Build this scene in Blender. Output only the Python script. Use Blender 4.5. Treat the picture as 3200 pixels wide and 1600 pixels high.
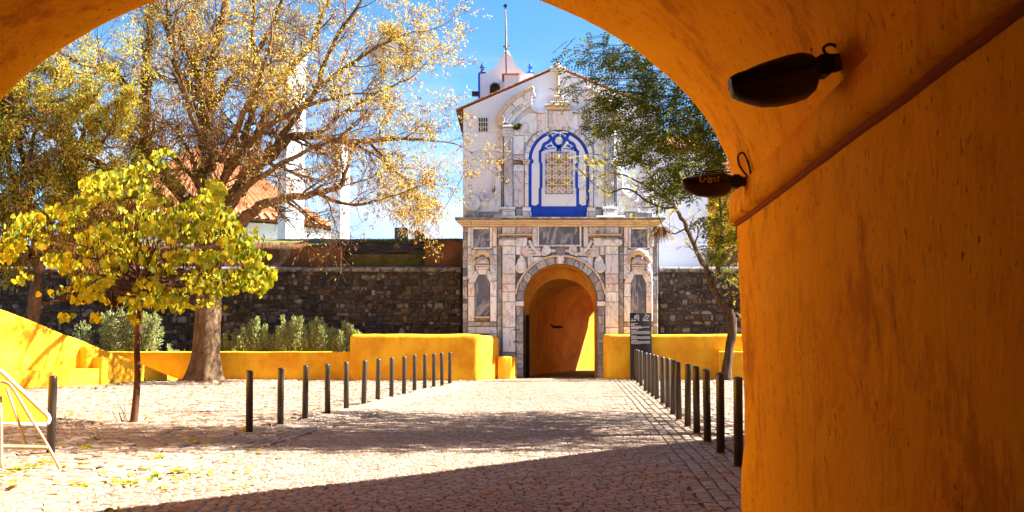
import bpy, math, random
from mathutils import Vector, Matrix, noise
random.seed(7)
R = random.random
def U(a, b): return a + (b - a) * random.random()
sc = bpy.context.scene
for o in list(bpy.data.objects): bpy.data.objects.remove(o)
COL = sc.collection
# ------------------------------------------------------------------ camera
F = 3556.0                      # focal length in photograph pixels (3200 x 1600)
PITCH = math.atan(245 / F)      # horizon at row 1045
HC = 1.55
cam = bpy.data.cameras.new('camera'); cam.sensor_width = 36; cam.lens = 36 * F / 3200
cam.clip_start = 0.05; cam.clip_end = 3000
co = bpy.data.objects.new('camera', cam); COL.objects.link(co)
co.location = (0, 0, HC); co.rotation_euler = (math.pi / 2 + PITCH, 0, 0)
sc.camera = co
# ------------------------------------------------------------------ sun and sky
EL = math.radians(40); AZ = math.radians(4)        # AZ: from +X towards +Y
S = Vector((math.cos(EL) * math.cos(AZ), math.cos(EL) * math.sin(AZ), math.sin(EL)))
sun = bpy.data.lights.new('sun', 'SUN'); sun.energy = 5.0; sun.angle = math.radians(0.53); sun.color = (1, .95, .87)
so = bpy.data.objects.new('sun', sun); COL.objects.link(so)
so.location = (30, 10, 30); so.rotation_euler = (-S).to_track_quat('-Z', 'Y').to_euler()
W = bpy.data.worlds.new('World'); sc.world = W; W.use_nodes = True
nt = W.node_tree; nt.nodes.clear()
def wn(t, **k):
    n = nt.nodes.new(t)
    for a, b in k.items(): setattr(n, a, b)
    return n
out = wn('ShaderNodeOutputWorld'); bg = wn('ShaderNodeBackground'); bg.inputs[1].default_value = 0.05
sky = wn('ShaderNodeTexSky', sky_type='NISHITA', sun_disc=False, sun_elevation=EL, sun_rotation=math.pi / 2 - AZ)
sky.air_density = 0.6; sky.dust_density = 0.3; sky.ozone_density = 1.6
hs = wn('ShaderNodeHueSaturation'); hs.inputs['Saturation'].default_value = 1.25; hs.inputs['Hue'].default_value = 0.492
nt.links.new(sky.outputs[0], hs.inputs['Color'])
tc = wn('ShaderNodeTexCoord'); sep = wn('ShaderNodeSeparateXYZ'); nt.links.new(tc.outputs['Generated'], sep.inputs[0])
mp = wn('ShaderNodeMapping'); mp.inputs['Scale'].default_value = (3.0, 3.0, 16.0); mp.inputs['Rotation'].default_value = (0.0, 0.22, 0)
nt.links.new(tc.outputs['Generated'], mp.inputs[0])
nz = wn('ShaderNodeTexNoise'); nz.inputs['Scale'].default_value = 1.5; nz.inputs['Detail'].default_value = 9; nz.inputs['Roughness'].default_value = .6
nz.inputs['Distortion'].default_value = .6
nt.links.new(mp.outputs[0], nz.inputs['Vector'])
# thin cirrus that thickens towards the horizon
r1 = wn('ShaderNodeMapRange'); r1.inputs['From Min'].default_value = .44; r1.inputs['From Max'].default_value = .66
nt.links.new(nz.outputs[0], r1.inputs[0])
r2 = wn('ShaderNodeMapRange'); r2.inputs['From Min'].default_value = .26; r2.inputs['From Max'].default_value = .10
nt.links.new(sep.outputs['Z'], r2.inputs[0])
mu = wn('ShaderNodeMath', operation='MULTIPLY'); nt.links.new(r1.outputs[0], mu.inputs[0]); nt.links.new(r2.outputs[0], mu.inputs[1])
mx = wn('ShaderNodeMix', data_type='RGBA'); nt.links.new(mu.outputs[0], mx.inputs[0]); nt.links.new(hs.outputs[0], mx.inputs[6])
mx.inputs[7].default_value = (3.2, 3.4, 3.8, 1)
nt.links.new(mx.outputs[2], bg.inputs[0]); nt.links.new(bg.outputs[0], out.inputs[0])
sc.view_settings.view_transform = 'Standard'; sc.view_settings.look = 'None'; sc.view_settings.gamma = 1
sc.view_settings.use_curve_mapping = False
sc.view_settings.exposure = 2.7
sc.cycles.max_bounces = 10; sc.cycles.diffuse_bounces = 6; sc.cycles.transmission_bounces = 6; sc.cycles.transparent_max_bounces = 8

# ------------------------------------------------------------------ pixels to places
cp, sp = math.cos(PITCH), math.sin(PITCH)
def ray(u, v):
    a = (u - 1600) / F; b = (800 - v) / F
    return Vector((a, cp - b * sp, sp + b * cp))
def P(u, v, Y):
    d = ray(u, v); t = Y / d.y
    return Vector((d.x * t, Y, HC + d.z * t))
def G(u, v, z=0.0):
    d = ray(u, v); t = (z - HC) / d.z
    return Vector((d.x * t, d.y * t, z))
YG = 40.0                       # the gate's face
def FX(u, v): q = P(u, v, YG); return (q.x, q.z)

# ------------------------------------------------------------------ mesh helpers
class MB:
    def __init__(s): s.v = []; s.f = []
    def add(s, vs, fs):
        b = len(s.v); s.v += [tuple(x) for x in vs]; s.f += [tuple(b + i for i in f) for f in fs]
    def box(s, x0, x1, y0, y1, z0, z1):
        s.add([(x0,y0,z0),(x1,y0,z0),(x1,y1,z0),(x0,y1,z0),(x0,y0,z1),(x1,y0,z1),(x1,y1,z1),(x0,y1,z1)],
              [(0,3,2,1),(4,5,6,7),(0,1,5,4),(1,2,6,5),(2,3,7,6),(3,0,4,7)])
    def slab(s, poly, yf, yb, bev=0.0):
        """polygon in XZ, front face at y=yf (towards the camera), back at yb, bevelled front edge"""
        a = sum(poly[i][0] * poly[(i+1) % len(poly)][1] - poly[(i+1) % len(poly)][0] * poly[i][1] for i in range(len(poly)))
        if a < 0: poly = poly[::-1]
        n = len(poly); vs = [(x, yb, z) for x, z in poly]
        if bev > 0:
            vs += [(x, yf + bev, z) for x, z in poly]; ins = inset(poly, bev)
            vs += [(x, yf, z) for x, z in ins]; rings = 3
        else:
            vs += [(x, yf, z) for x, z in poly]; rings = 2
        fs = []
        for r in range(rings - 1):
            for i in range(n):
                j = (i + 1) % n; fs.append((r*n + i, r*n + j, (r+1)*n + j, (r+1)*n + i))
        fs.append(tuple((rings-1)*n + i for i in range(n))); fs.append(tuple(range(n))[::-1])
        s.add(vs, fs)
    def prism(s, plan, z0, z1):
        """plan polygon in XY; z1 a number or a list per corner"""
        a = sum(plan[i][0] * plan[(i+1) % len(plan)][1] - plan[(i+1) % len(plan)][0] * plan[i][1] for i in range(len(plan)))
        zl = z1 if isinstance(z1, (list, tuple)) else [z1] * len(plan)
        if a < 0: plan = plan[::-1]; zl = list(zl)[::-1]
        n = len(plan)
        vs = [(x, y, z0) for x, y in plan] + [(x, y, z) for (x, y), z in zip(plan, zl)]
        fs = [(i, (i+1) % n, n + (i+1) % n, n + i) for i in range(n)] + [tuple(range(n))[::-1], tuple(n + i for i in range(n))]
        s.add(vs, fs)
    def tube(s, pts, rad, n=8, cap=True):
        pts = [Vector(p) for p in pts]; m = len(pts)
        if not isinstance(rad, (list, tuple)): rad = [rad] * m
        vs = []; ref = None
        for i, p in enumerate(pts):
            t = (pts[min(i+1, m-1)] - pts[max(i-1, 0)])
            if t.length < 1e-9: t = Vector((0, 0, 1))
            t.normalize()
            if ref is None: ref = Vector((1, 0, 0)) if abs(t.x) < .8 else Vector((0, 1, 0))
            a = ref - t * ref.dot(t)
            if a.length < 1e-5: a = t.orthogonal()
            a.normalize(); b = t.cross(a); ref = a
            for k in range(n):
                q = 2 * math.pi * k / n
                vs.append(p + (a * math.cos(q) + b * math.sin(q)) * rad[i])
        fs = []
        for i in range(m - 1):
            for k in range(n):
                l = (k + 1) % n; fs.append((i*n + k, i*n + l, (i+1)*n + l, (i+1)*n + k))
        if cap: fs += [tuple(range(n))[::-1], tuple((m-1)*n + k for k in range(n))]
        s.add(vs, fs)
    def lathe(s, c, prof, n=16, a0=0, a1=2 * math.pi):
        full = abs(a1 - a0 - 2 * math.pi) < 1e-6; m = n if full else n + 1
        vs = []
        for r, z in prof:
            for k in range(m):
                q = a0 + (a1 - a0) * k / n
                vs.append((c[0] + r * math.cos(q), c[1] + r * math.sin(q), c[2] + z))
        fs = []
        for i in range(len(prof) - 1):
            for k in range(n):
                l = (k + 1) % m; fs.append((i*m + k, i*m + l, (i+1)*m + l, (i+1)*m + k))
        if full: fs += [tuple(range(m))[::-1], tuple((len(prof)-1)*m + k for k in range(m))]
        s.add(vs, fs)
def inset(poly, d):
    n = len(poly); out_ = []
    for i in range(n):
        p0 = Vector(poly[i-1]); p1 = Vector(poly[i]); p2 = Vector(poly[(i+1) % n])
        e1 = (p1 - p0); e2 = (p2 - p1)
        if e1.length < 1e-9 or e2.length < 1e-9: out_.append(tuple(p1)); continue
        e1.normalize(); e2.normalize()
        n1 = Vector((-e1.y, e1.x)); n2 = Vector((-e2.y, e2.x)); b = n1 + n2
        k = max(.45, 1 + n1.dot(n2)); out_.append(tuple(p1 + b * (d / k)))
    return out_
def mesh_of(name, mb, mat, off, smooth):
    me = bpy.data.meshes.new(name)
    me.from_pydata([(x - off[0], y - off[1], z - off[2]) for x, y, z in mb.v], [], mb.f)
    if mat: me.materials.append(mat)
    if smooth: me.polygons.foreach_set('use_smooth', [True] * len(me.polygons))
    me.update(); return me
def part(name, mb, mat, parent, smooth=False, kind=None, label=None):
    """mesh given in world coordinates; parents are only ever moved, never turned"""
    off = Vector((0, 0, 0)); q = parent
    while q: off += q.location; q = q.parent
    ob = bpy.data.objects.new(name, mesh_of(name, mb, mat, off, smooth)); COL.objects.link(ob); ob.parent = parent
    if kind: ob['kind'] = kind
    if label: ob['label'] = label
    return ob
def tag(o, label, cat, group=None):
    o['label'] = label; o['category'] = cat
    if group: o['group'] = group
    return o
def solid(name, mb, mat, base, label, cat, group=None, smooth=False):
    ob = bpy.data.objects.new(name, mesh_of(name, mb, mat, base, smooth)); COL.objects.link(ob); ob.location = base
    return tag(ob, label, cat, group)
def thing(name, base, label, cat, group=None):
    o = bpy.data.objects.new(name, None); COL.objects.link(o); o.location = base; o.empty_display_size = .2
    return tag(o, label, cat, group)
def struct(name, mb, mat, smooth=False):
    ob = bpy.data.objects.new(name, mesh_of(name, mb, mat, (0, 0, 0), smooth)); COL.objects.link(ob); ob['kind'] = 'structure'
    return ob
def smooth_path(pts, k=4):
    pts = [Vector(p) for p in pts]; o_ = []
    for i in range(len(pts) - 1):
        a = pts[max(i-1, 0)]; b = pts[i]; c = pts[i+1]; d = pts[min(i+2, len(pts)-1)]
        for j in range(k):
            t = j / k
            o_.append(.5 * ((2*b) + (c - a)*t + (2*a - 5*b + 4*c - d)*t*t + (3*b - a - 3*c + d)*t**3))
    o_.append(pts[-1]); return o_
def lerp_list(r, n):
    return [r[min(int(i*(len(r)-1)/(n-1)), len(r)-2)] + (r[min(int(i*(len(r)-1)/(n-1)), len(r)-2)+1] - r[min(int(i*(len(r)-1)/(n-1)), len(r)-2)]) * (i*(len(r)-1)/(n-1) - min(int(i*(len(r)-1)/(n-1)), len(r)-2)) for i in range(n)]
# ------------------------------------------------------------------ materials
class M:
    def __init__(s, name, rough=.8, spec=.3):
        s.m = bpy.data.materials.new(name); s.m.use_nodes = True; s.nt = s.m.node_tree
        s.b = s.nt.nodes['Principled BSDF']; s.b.inputs['Roughness'].default_value = rough
        s.b.inputs['Specular IOR Level'].default_value = spec
        s.geo = s.nt.nodes.new('ShaderNodeNewGeometry'); s.oi = None
        s.pos = s.geo.outputs['Position']
    def n(s, t, **k):
        x = s.nt.nodes.new(t)
        for a, b in k.items(): setattr(x, a, b)
        return x
    def l(s, a, b): s.nt.links.new(a, b)
    def rnd(s):
        if not s.oi: s.oi = s.n('ShaderNodeObjectInfo')
        return s.oi.outputs['Random']
    def rnd2(s):
        """a value that differs between objects and between loose pieces of one mesh"""
        a = s.n('ShaderNodeMath', operation='ADD'); s.l(s.rnd(), a.inputs[0]); s.l(s.geo.outputs['Random Per Island'], a.inputs[1])
        b = s.n('ShaderNodeMath', operation='FRACT'); s.l(a.outputs[0], b.inputs[0]); return b.outputs[0]
    def jitter_pos(s, amt=40, src=None):
        src = src or s.rnd()
        v = s.n('ShaderNodeVectorMath', operation='MULTIPLY_ADD'); c = s.n('ShaderNodeCombineXYZ')
        for i in range(3): s.l(src, c.inputs[i])
        s.l(c.outputs[0], v.inputs[0]); v.inputs[1].default_value = (amt, amt * .7, amt * 1.3); s.l(s.geo.outputs['Position'], v.inputs[2])
        s.pos = v.outputs[0]
    def scaled(s, sx, sy, sz, rot=(0, 0, 0)):
        p = s.n('ShaderNodeMapping'); p.inputs['Scale'].default_value = (sx, sy, sz); p.inputs['Rotation'].default_value = rot
        s.l(s.pos, p.inputs[0]); return p.outputs[0]
    def noise(s, scale, detail=5, rough=.6, vec=None, dist=0):
        x = s.n('ShaderNodeTexNoise'); x.inputs['Scale'].default_value = scale; x.inputs['Detail'].default_value = detail
        x.inputs['Roughness'].default_value = rough; x.inputs['Distortion'].default_value = dist
        s.l(vec or s.pos, x.inputs['Vector']); return x.outputs['Fac']
    def ramp(s, f, stops):
        r = s.n('ShaderNodeValToRGB'); e = r.color_ramp.elements
        while len(e) < len(stops): e.new(.5)
        for q, (p, c) in zip(e, stops): q.position = p; q.color = tuple(c) + (1,) if len(c) == 3 else c
        s.l(f, r.inputs[0]); return r.outputs['Color']
    def rng(s, f, a, b, c=0, d=1):
        r = s.n('ShaderNodeMapRange'); s.l(f, r.inputs[0])
        for i, v in enumerate((a, b, c, d)): r.inputs[i+1].default_value = v
        return r.outputs[0]
    def mix(s, f, a, b, mode='MIX'):
        x = s.n('ShaderNodeMix', data_type='RGBA', blend_type=mode)
        if isinstance(f, (int, float)): x.inputs[0].default_value = f
        else: s.l(f, x.inputs[0])
        for i, c in ((6, a), (7, b)):
            if isinstance(c, tuple): x.inputs[i].default_value = c + (1,) if len(c) == 3 else c
            else: s.l(c, x.inputs[i])
        return x.outputs[2]
    def col(s, c):
        if isinstance(c, tuple): s.b.inputs['Base Color'].default_value = c + (1,)
        else: s.l(c, s.b.inputs['Base Color'])
        s.c = c
    def bump(s, f, dist=.01, strength=1):
        x = s.n('ShaderNodeBump'); x.inputs['Distance'].default_value = dist; x.inputs['Strength'].default_value = strength
        s.l(f, x.inputs['Height'])
        if s.b.inputs['Normal'].is_linked: s.l(s.b.inputs['Normal'].links[0].from_socket, x.inputs['Normal'])
        s.l(x.outputs[0], s.b.inputs['Normal'])
    def translucent(s, w, tint):
        t = s.n('ShaderNodeBsdfTranslucent'); mxs = s.n('ShaderNodeMixShader'); mxs.inputs[0].default_value = w
        if isinstance(tint, tuple): t.inputs[0].default_value = tint + (1,)
        else: s.l(tint, t.inputs[0])
        o = s.nt.nodes['Material Output']; s.l(s.b.outputs[0], mxs.inputs[1]); s.l(t.outputs[0], mxs.inputs[2]); s.l(mxs.outputs[0], o.inputs['Surface'])
def simple(name, c, rough=.7, var=.15, spec=.3, metal=0, sc_=6):
    m = M(name, rough, spec); f = m.noise(sc_, 6)
    m.col(m.mix(m.rng(f, .3, .7), tuple(x * (1 - var) for x in c), tuple(min(1, x * (1 + var)) for x in c)))
    m.bump(m.noise(sc_ * 5, 4), .004); m.b.inputs['Metallic'].default_value = metal
    return m.m
MT = {}
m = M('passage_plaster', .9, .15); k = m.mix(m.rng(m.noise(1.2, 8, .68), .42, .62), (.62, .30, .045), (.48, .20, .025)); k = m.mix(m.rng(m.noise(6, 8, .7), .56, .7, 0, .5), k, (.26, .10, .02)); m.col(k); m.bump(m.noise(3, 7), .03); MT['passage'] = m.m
# lime-washed yellow walls
m = M('plaster_yellow', .85, .2)
a = m.noise(.9, 6); b = m.noise(7, 6, .7); c = m.noise(2.2, 8, .7, m.scaled(1, 1, .35))
k = m.mix(m.rng(a, .42, .60), (.84, .45, .020), (.70, .30, .010))
k = m.mix(m.rng(c, .53, .68, 0, .55), k, (.55, .24, .014)); k = m.mix(m.rng(b, .64, .72, 0, .8), k, (.82, .48, .12)); k = m.mix(m.rng(m.noise(3.1, 9, .75), .61, .66, 0, .6), k, (.40, .20, .06))
m.col(k); m.bump(m.noise(3.5, 8, .68), .035, .8); m.bump(m.noise(26, 4), .003); MT['yellow'] = m.m
# tunnel plaster, older coats showing
m = M('plaster_orange', .95, .04)
a = m.noise(.8, 7, .65); st = m.noise(4.5, 9, .72, m.scaled(1, 1, .7)); pit = m.noise(38, 5, .62, m.scaled(1, 1, .6))
st2 = m.noise(.9, 10, .74, m.scaled(1, 1, .72))
k = m.mix(m.rng(a, .35, .7), (.97, .475, .008), (.94, .37, .005))
k = m.mix(m.rng(st, .52, .68, 0, .5), k, (.60, .165, .005)); k = m.mix(m.rng(st2, .55, .62, 0, .5), k, (.40, .095, .005))
pc = m.n('ShaderNodeMath', operation='MULTIPLY'); m.l(m.rng(pit, .61, .68, 0, .9), pc.inputs[0]); m.l(m.rng(m.noise(1.7, 5, .6), .44, .60), pc.inputs[1]); k = m.mix(pc.outputs[0], k, (.15, .035, .006))
m.col(k); m.bump(m.noise(2.6, 7, .6), .03, .8); m.bump(m.noise(14, 8, .74, m.scaled(1, 1, .8)), .014); m.bump(m.noise(6, 6, .65, m.scaled(1.4, 1.4, .3, (.5, .4, 0))), .012); m.bump(m.rng(pit, .62, .7, 1, 0), .008); MT['orange'] = m.m
m = M('impost_shade_red', .9, .15); m.col(m.mix(m.noise(6, 6), (.34, .075, .010), (.20, .04, .008))); m.bump(m.noise(20, 5), .01); MT['impost_shade_red'] = m.m  # shade of the hollow under the fascia, put in as colour
# whitewash
m = M('whitewash', .9, .2)
a = m.noise(.7, 6); d = m.noise(9, 9, .75, m.scaled(1, 1, .7)); g = m.noise(1.1, 4)
k = m.mix(m.rng(a, .3, .7), (.78, .84, .96), (.72, .77, .88))
dd = m.n('ShaderNodeMath', operation='MULTIPLY'); m.l(m.rng(d, .60, .68), dd.inputs[0]); m.l(m.rng(g, .50, .66), dd.inputs[1])
k = m.mix(dd.outputs[0], k, (.38, .36, .35)); m.col(k); m.bump(m.noise(5, 6), .006); MT['white'] = m.m
# marbles
def marble(name, c1, c2, vein, lo=.47, hi=.53, vs=2.2, dark=None, rough=.45):
    m = M(name, rough, .4); m.jitter_pos(30)
    a = m.noise(1.6, 6, .6); v = m.noise(vs, 7, .62, m.scaled(1, 1, .4, (0, .75, 0)), .9)
    k = m.mix(m.rng(a, .35, .65), c1, c2)
    vb = m.n('ShaderNodeMath', operation='ABSOLUTE'); sb = m.n('ShaderNodeMath', operation='SUBTRACT'); m.l(v, sb.inputs[0]); sb.inputs[1].default_value = .5
    m.l(sb.outputs[0], vb.inputs[0]); k = m.mix(m.rng(vb.outputs[0], 0, .035, 1, 0), k, vein)
    t = m.mix(m.rnd(), (.80, .78, .79), (1.06, 1.04, 1.02)); k = m.mix(1.0, k, t, 'MULTIPLY')
    gr = m.noise(2.4, 8, .7, m.scaled(1, 1, .5)); k = m.mix(m.rng(gr, .64, .80, 0, .65), k, (.24, .18, .15))
    m.col(k); m.bump(m.noise(18, 6), .005); m.bump(m.noise(3, 5), .012); MT[name] = m.m
marble('marble_white', (.77, .85, .97), (.74, .79, .88), (.50, .45, .46))
marble('marble_pink', (.75, .74, .80), (.70, .63, .65), (.48, .34, .30))
marble('marble_grey', (.29, .305, .35), (.18, .19, .225), (.50, .51, .55))
marble('marble_blue', (.075, .092, .155), (.13, .15, .225), (.34, .36, .43), vs=1.2)
m = M('cornice_marble', .6, .3); m.jitter_pos(20)
a = m.noise(1.5, 7, .65, m.scaled(1, 1, 2.5)); k = m.mix(m.rng(a, .35, .65), (.64, .57, .50), (.60, .43, .27)); b = m.noise(5, 8, .7, m.scaled(.5, 1, 2))
k = m.mix(m.rng(b, .58, .72, 0, .9), k, (.12, .09, .075)); m.col(k); m.bump(m.noise(14, 6), .01); MT['cornice'] = m.m
m = M('weathered_ledge', .8, .2); k = m.mix(m.rng(m.noise(4, 8, .7), .4, .6), (.36, .29, .22), (.10, .08, .065)); m.col(k); m.bump(m.noise(14, 6), .012); MT['ledge'] = m.m
# rubble
m = M('rubble_stone', .85, .35); r = m.rnd2(); m.jitter_pos(25, r)
k = m.ramp(r, [(0, (.022, .022, .026)), (.3, (.05, .045, .045)), (.52, (.11, .085, .065)), (.7, (.045, .05, .062)), (.86, (.17, .14, .11)), (.96, (.27, .26, .25))])
k = m.mix(m.rng(m.noise(6, 7, .7), .45, .62, 0, .75), k, (.03, .025, .024)); k = m.mix(m.rng(m.noise(11, 6), .62, .74), k, (.36, .34, .31)); m.col(k)
m.bump(m.noise(9, 7), .03); MT['rubble'] = m.m
m = M('rubble_mortar', .95, .1); k = m.mix(m.rng(m.noise(1.2, 7), .4, .62), (.055, .042, .035), (.13, .085, .055)); m.col(k); m.bump(m.noise(9, 8, .7), .06); MT['mortar'] = m.m
m = M('red_earth', .95, .1); a = m.noise(.6, 7, .65); k = m.mix(m.rng(a, .4, .6), (.20, .085, .04), (.085, .05, .032)); k = m.mix(m.rng(m.noise(5, 8, .75, m.scaled(.5, 1, 2)), .55, .7), k, (.05, .04, .035)); m.col(k); m.bump(m.noise(4, 8, .7), .08); MT['earth'] = m.m
m = M('dark_slate_courses', .9, .2); a = m.noise(4, 8, .7, m.scaled(.5, 1, 5)); k = m.mix(m.rng(a, .42, .62), (.03, .03, .036), (.11, .10, .105)); m.col(k); m.bump(a, .06); MT['slate'] = m.m
m = M('cordon_stone', .8, .3); m.jitter_pos(20); a = m.noise(5, 8, .7); k = m.mix(m.rng(a, .40, .6), (.30, .29, .29), (.05, .045, .045)); m.col(k); m.bump(m.noise(14, 6), .015); MT['cordon'] = m.m
m = M('dry_grass_ground', .95, .1); k = m.mix(m.rng(m.noise(1.5, 7, .7), .4, .6), (.20, .145, .055), (.08, .10, .03)); m.col(k); m.bump(m.noise(20, 6), .05); MT['drygrass'] = m.m
# paving
def cobble(name, c1, c2, c3):
    m = M(name, .62, .4); r = m.rnd2(); m.jitter_pos(15, r)
    k = m.ramp(r, [(0, c1), (.35, c2), (.7, c3), (1, c1)]); w = m.n('ShaderNodeNewGeometry')
    big = m.n('ShaderNodeTexNoise'); big.inputs['Scale'].default_value = .35; big.inputs['Detail'].default_value = 4; m.l(w.outputs['Position'], big.inputs['Vector'])
    k = m.mix(m.rng(big.outputs['Fac'], .42, .64, 0, .5), k, (.25, .16, .10)); k = m.mix(m.rng(m.noise(14, 6, .7), .48, .66, 0, .7), k, (.14, .088, .056))
    m.col(k); m.bump(m.noise(26, 5, .65), .006); m.bump(m.noise(70, 3), .002); MT[name] = m.m
cobble('cobble_small', (.265, .197, .143), (.195, .14, .098), (.305, .235, .175))
cobble('cobble_plaza', (.26, .195, .145), (.205, .138, .09), (.30, .235, .182))
m = M('joint_soil', .95, .1); k = m.mix(m.rng(m.noise(2, 7), .4, .6), (.13, .083, .052), (.19, .125, .08)); m.col(k); m.bump(m.noise(60, 5), .01); MT['soil'] = m.m
m = M('far_ground', .95, .1); k = m.mix(m.rng(m.noise(.05, 7), .4, .6), (.15, .12, .07), (.10, .11, .045)); m.col(k); MT['far'] = m.m
# bark and leaves
def bark(name, c1, c2, sc_=6, stretch=.25, d=.03):
    m = M(name, .9, .15); a = m.noise(sc_, 8, .7, m.scaled(1, 1, stretch)); k = m.mix(m.rng(a, .4, .62), c1, c2)
    m.col(k); m.bump(a, d); m.bump(m.noise(sc_ * 4, 5, .6, m.scaled(1, 1, .5)), d * .3); MT[name] = m.m
bark('bark_big', (.19, .115, .06), (.07, .042, .025), 7, .35, .035)
bark('bark_slim', (.10, .042, .022), (.04, .018, .011), 14, .2, .012)
bark('bark_locust', (.115, .068, .036), (.028, .018, .012), 9, .18, .04)
def leaf(name, stops, trans=.5, rough=.6, boost=1.25):
    m = M(name, rough, .15); r = m.rnd2(); k = m.ramp(r, stops); m.col(k)
    h = m.mix(1.0, k, (boost, boost * .98, boost * .55), 'MULTIPLY'); m.translucent(trans, h); MT[name] = m.m
leaf('leaf_heart', [(0, (.30, .29, .014)), (.2, (.46, .37, .016)), (.36, (.13, .18, .012)), (.52, (.38, .33, .016)), (.68, (.50, .37, .016)), (.80, (.08, .12, .010)), (1, (.26, .27, .014))], .38)
leaf('leaf_red', [(0, (.09, .02, .008)), (.8, (.05, .012, .006)), (1, (.20, .02, .008))], .25)
leaf('leaf_ash', [(0, (.56, .45, .07)), (.3, (.62, .46, .08)), (.5, (.52, .50, .13)), (.68, (.46, .22, .035)), (.80, (.34, .13, .025)), (1, (.62, .56, .18))], .55)
leaf('leaf_bushy', [(0, (.38, .36, .06)), (.3, (.58, .48, .09)), (.6, (.28, .31, .05)), (.85, (.58, .40, .05)), (1, (.46, .41, .08))], .5)
leaf('seed_brown', [(0, (.24, .09, .022)), (.5, (.16, .055, .016)), (1, (.30, .13, .03))], .3)
leaf('leaf_locust', [(0, (.045, .075, .007)), (.35, (.09, .13, .01)), (.7, (.19, .215, .015)), (.9, (.34, .29, .018)), (1, (.065, .095, .008))], .5)
leaf('leaf_young', [(0, (.34, .32, .03)), (.5, (.45, .36, .04)), (1, (.22, .26, .03))], .5)
leaf('leaf_olive', [(0, (.33, .36, .16)), (.4, (.46, .48, .25)), (.7, (.20, .25, .08)), (1, (.38, .41, .17))], .3, .5, 1.1)
leaf('grass_green', [(0, (.07, .12, .02)), (1, (.14, .16, .03))], .4)
leaf('dry_weed', [(0, (.24, .10, .03)), (1, (.12, .05, .02))], .3)
# others
m = M('blue_paint', .7, .3); k = m.mix(m.rng(m.noise(3, 6), .35, .65), (.008, .05, .46), (.012, .075, .55)); m.col(k); m.bump(m.noise(8, 5), .006); MT['blue'] = m.m
MT['cyanblue'] = simple('urn_blue', (.012, .10, .42), .6)
MT['iron'] = simple('iron_dark', (.03, .025, .022), .55)
m = M('bollard_paint', .38, .5); k = m.mix(m.rng(m.noise(40, 5, .7), .66, .72), (.034, .024, .018), (.12, .09, .06)); m.col(k); m.bump(m.noise(60, 4), .001); MT['bollard'] = m.m
MT['black'] = simple('sign_black', (.016, .015, .015), .45, .2)
MT['print'] = simple('print_white', (.75, .75, .75), .6, .03)
MT['ochre'] = simple('shutter_ochre', (.48, .26, .03), .55)
MT['ironwhite'] = simple('iron_white', (.78, .77, .78), .5, .05)
m = M('terracotta', .85, .2); r = m.rnd2(); k = m.ramp(r, [(0, (.42, .16, .06)), (.4, (.50, .23, .10)), (.7, (.34, .12, .05)), (1, (.46, .27, .15))]); k = m.mix(m.rng(m.noise(5, 7, .7), .5, .7, 0, .8), k, (.13, .075, .05)); m.col(k); m.bump(m.noise(20, 5), .01); MT['tile'] = m.m
MT['tilecone'] = simple('terracotta_roof', (.25, .085, .03), .85, .3, sc_=1.5)
MT['signyellow'] = simple('sign_yellow', (.72, .46, .05), .5, .06)
MT['steel'] = simple('painted_steel', (.33, .25, .15), .5, .25)
MT['edge'] = simple('sign_edge', (.8, .8, .78), .5, .03)
MT['lampblack'] = simple('lamp_black', (.018, .015, .013), .5, .3, sc_=20)
m = M('lamp_glass', .5, .3); m.col((.055, .04, .02)); MT['lampglass'] = m.m
MT['rust'] = simple('rust', (.22, .075, .025), .8, .4, sc_=14)
MT['tagpaint'] = simple('tag_paint', (.42, .36, .24), .7)
MT['cement'] = simple('cement', (.20, .20, .21), .9, .25, sc_=3)
MT['darkglass'] = simple('dark_glass', (.025, .025, .032), .2, .1)
MT['void'] = simple('recess_shade', (.012, .008, .006), .95)  # near-black stand-in for a recess lying in shade
MT['wood'] = simple('bell_wood', (.06, .035, .025), .8)
MT['rock'] = simple('rock', (.36, .26, .17), .9, .3)
def bevel(ob, w, seg=3):
    md = ob.modifiers.new('soft_edge', 'BEVEL'); md.width = w; md.segments = seg; md.limit_method = 'ANGLE'; md.angle_limit = math.radians(40)
    for p in ob.data.polygons: p.use_smooth = True
    return ob
def sub_prism(mb, plan, z0, zf, step=.35, amp=.012, seed=0):
    """plastered wall: plan polygon walls cut into a grid and pushed about a little; zf(x, y) is the top"""
    n = len(plan); ring = []
    a = sum(plan[i][0] * plan[(i+1) % n][1] - plan[(i+1) % n][0] * plan[i][1] for i in range(n))
    if a < 0: plan = plan[::-1]
    for i in range(n):
        p = Vector(plan[i]); q = Vector(plan[(i+1) % n]); k = max(1, int((q - p).length / step))
        for j in range(k): ring.append(p + (q - p) * j / k)
    c = Vector((sum(p.x for p in ring) / len(ring), sum(p.y for p in ring) / len(ring)))
    m = len(ring); vs = []; rows = 6
    for r in range(rows):
        for p in ring:
            zt = zf(p.x, p.y); z = z0 + (zt - z0) * r / (rows - 1)
            d = noise.noise(Vector((p.x * 1.3 + seed, p.y * 1.3, z * 1.7))) * amp
            e = (p - c).normalized() * d
            vs.append((p.x + e.x, p.y + e.y, z + (d * 1.2 if r == rows - 1 else 0)))
    fs = [(r*m + i, r*m + (i+1) % m, (r+1)*m + (i+1) % m, (r+1)*m + i) for r in range(rows-1) for i in range(m)]
    fs += [tuple(range(m))[::-1], tuple((rows-1)*m + i for i in range(m))]
    mb.add(vs, fs)

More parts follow.
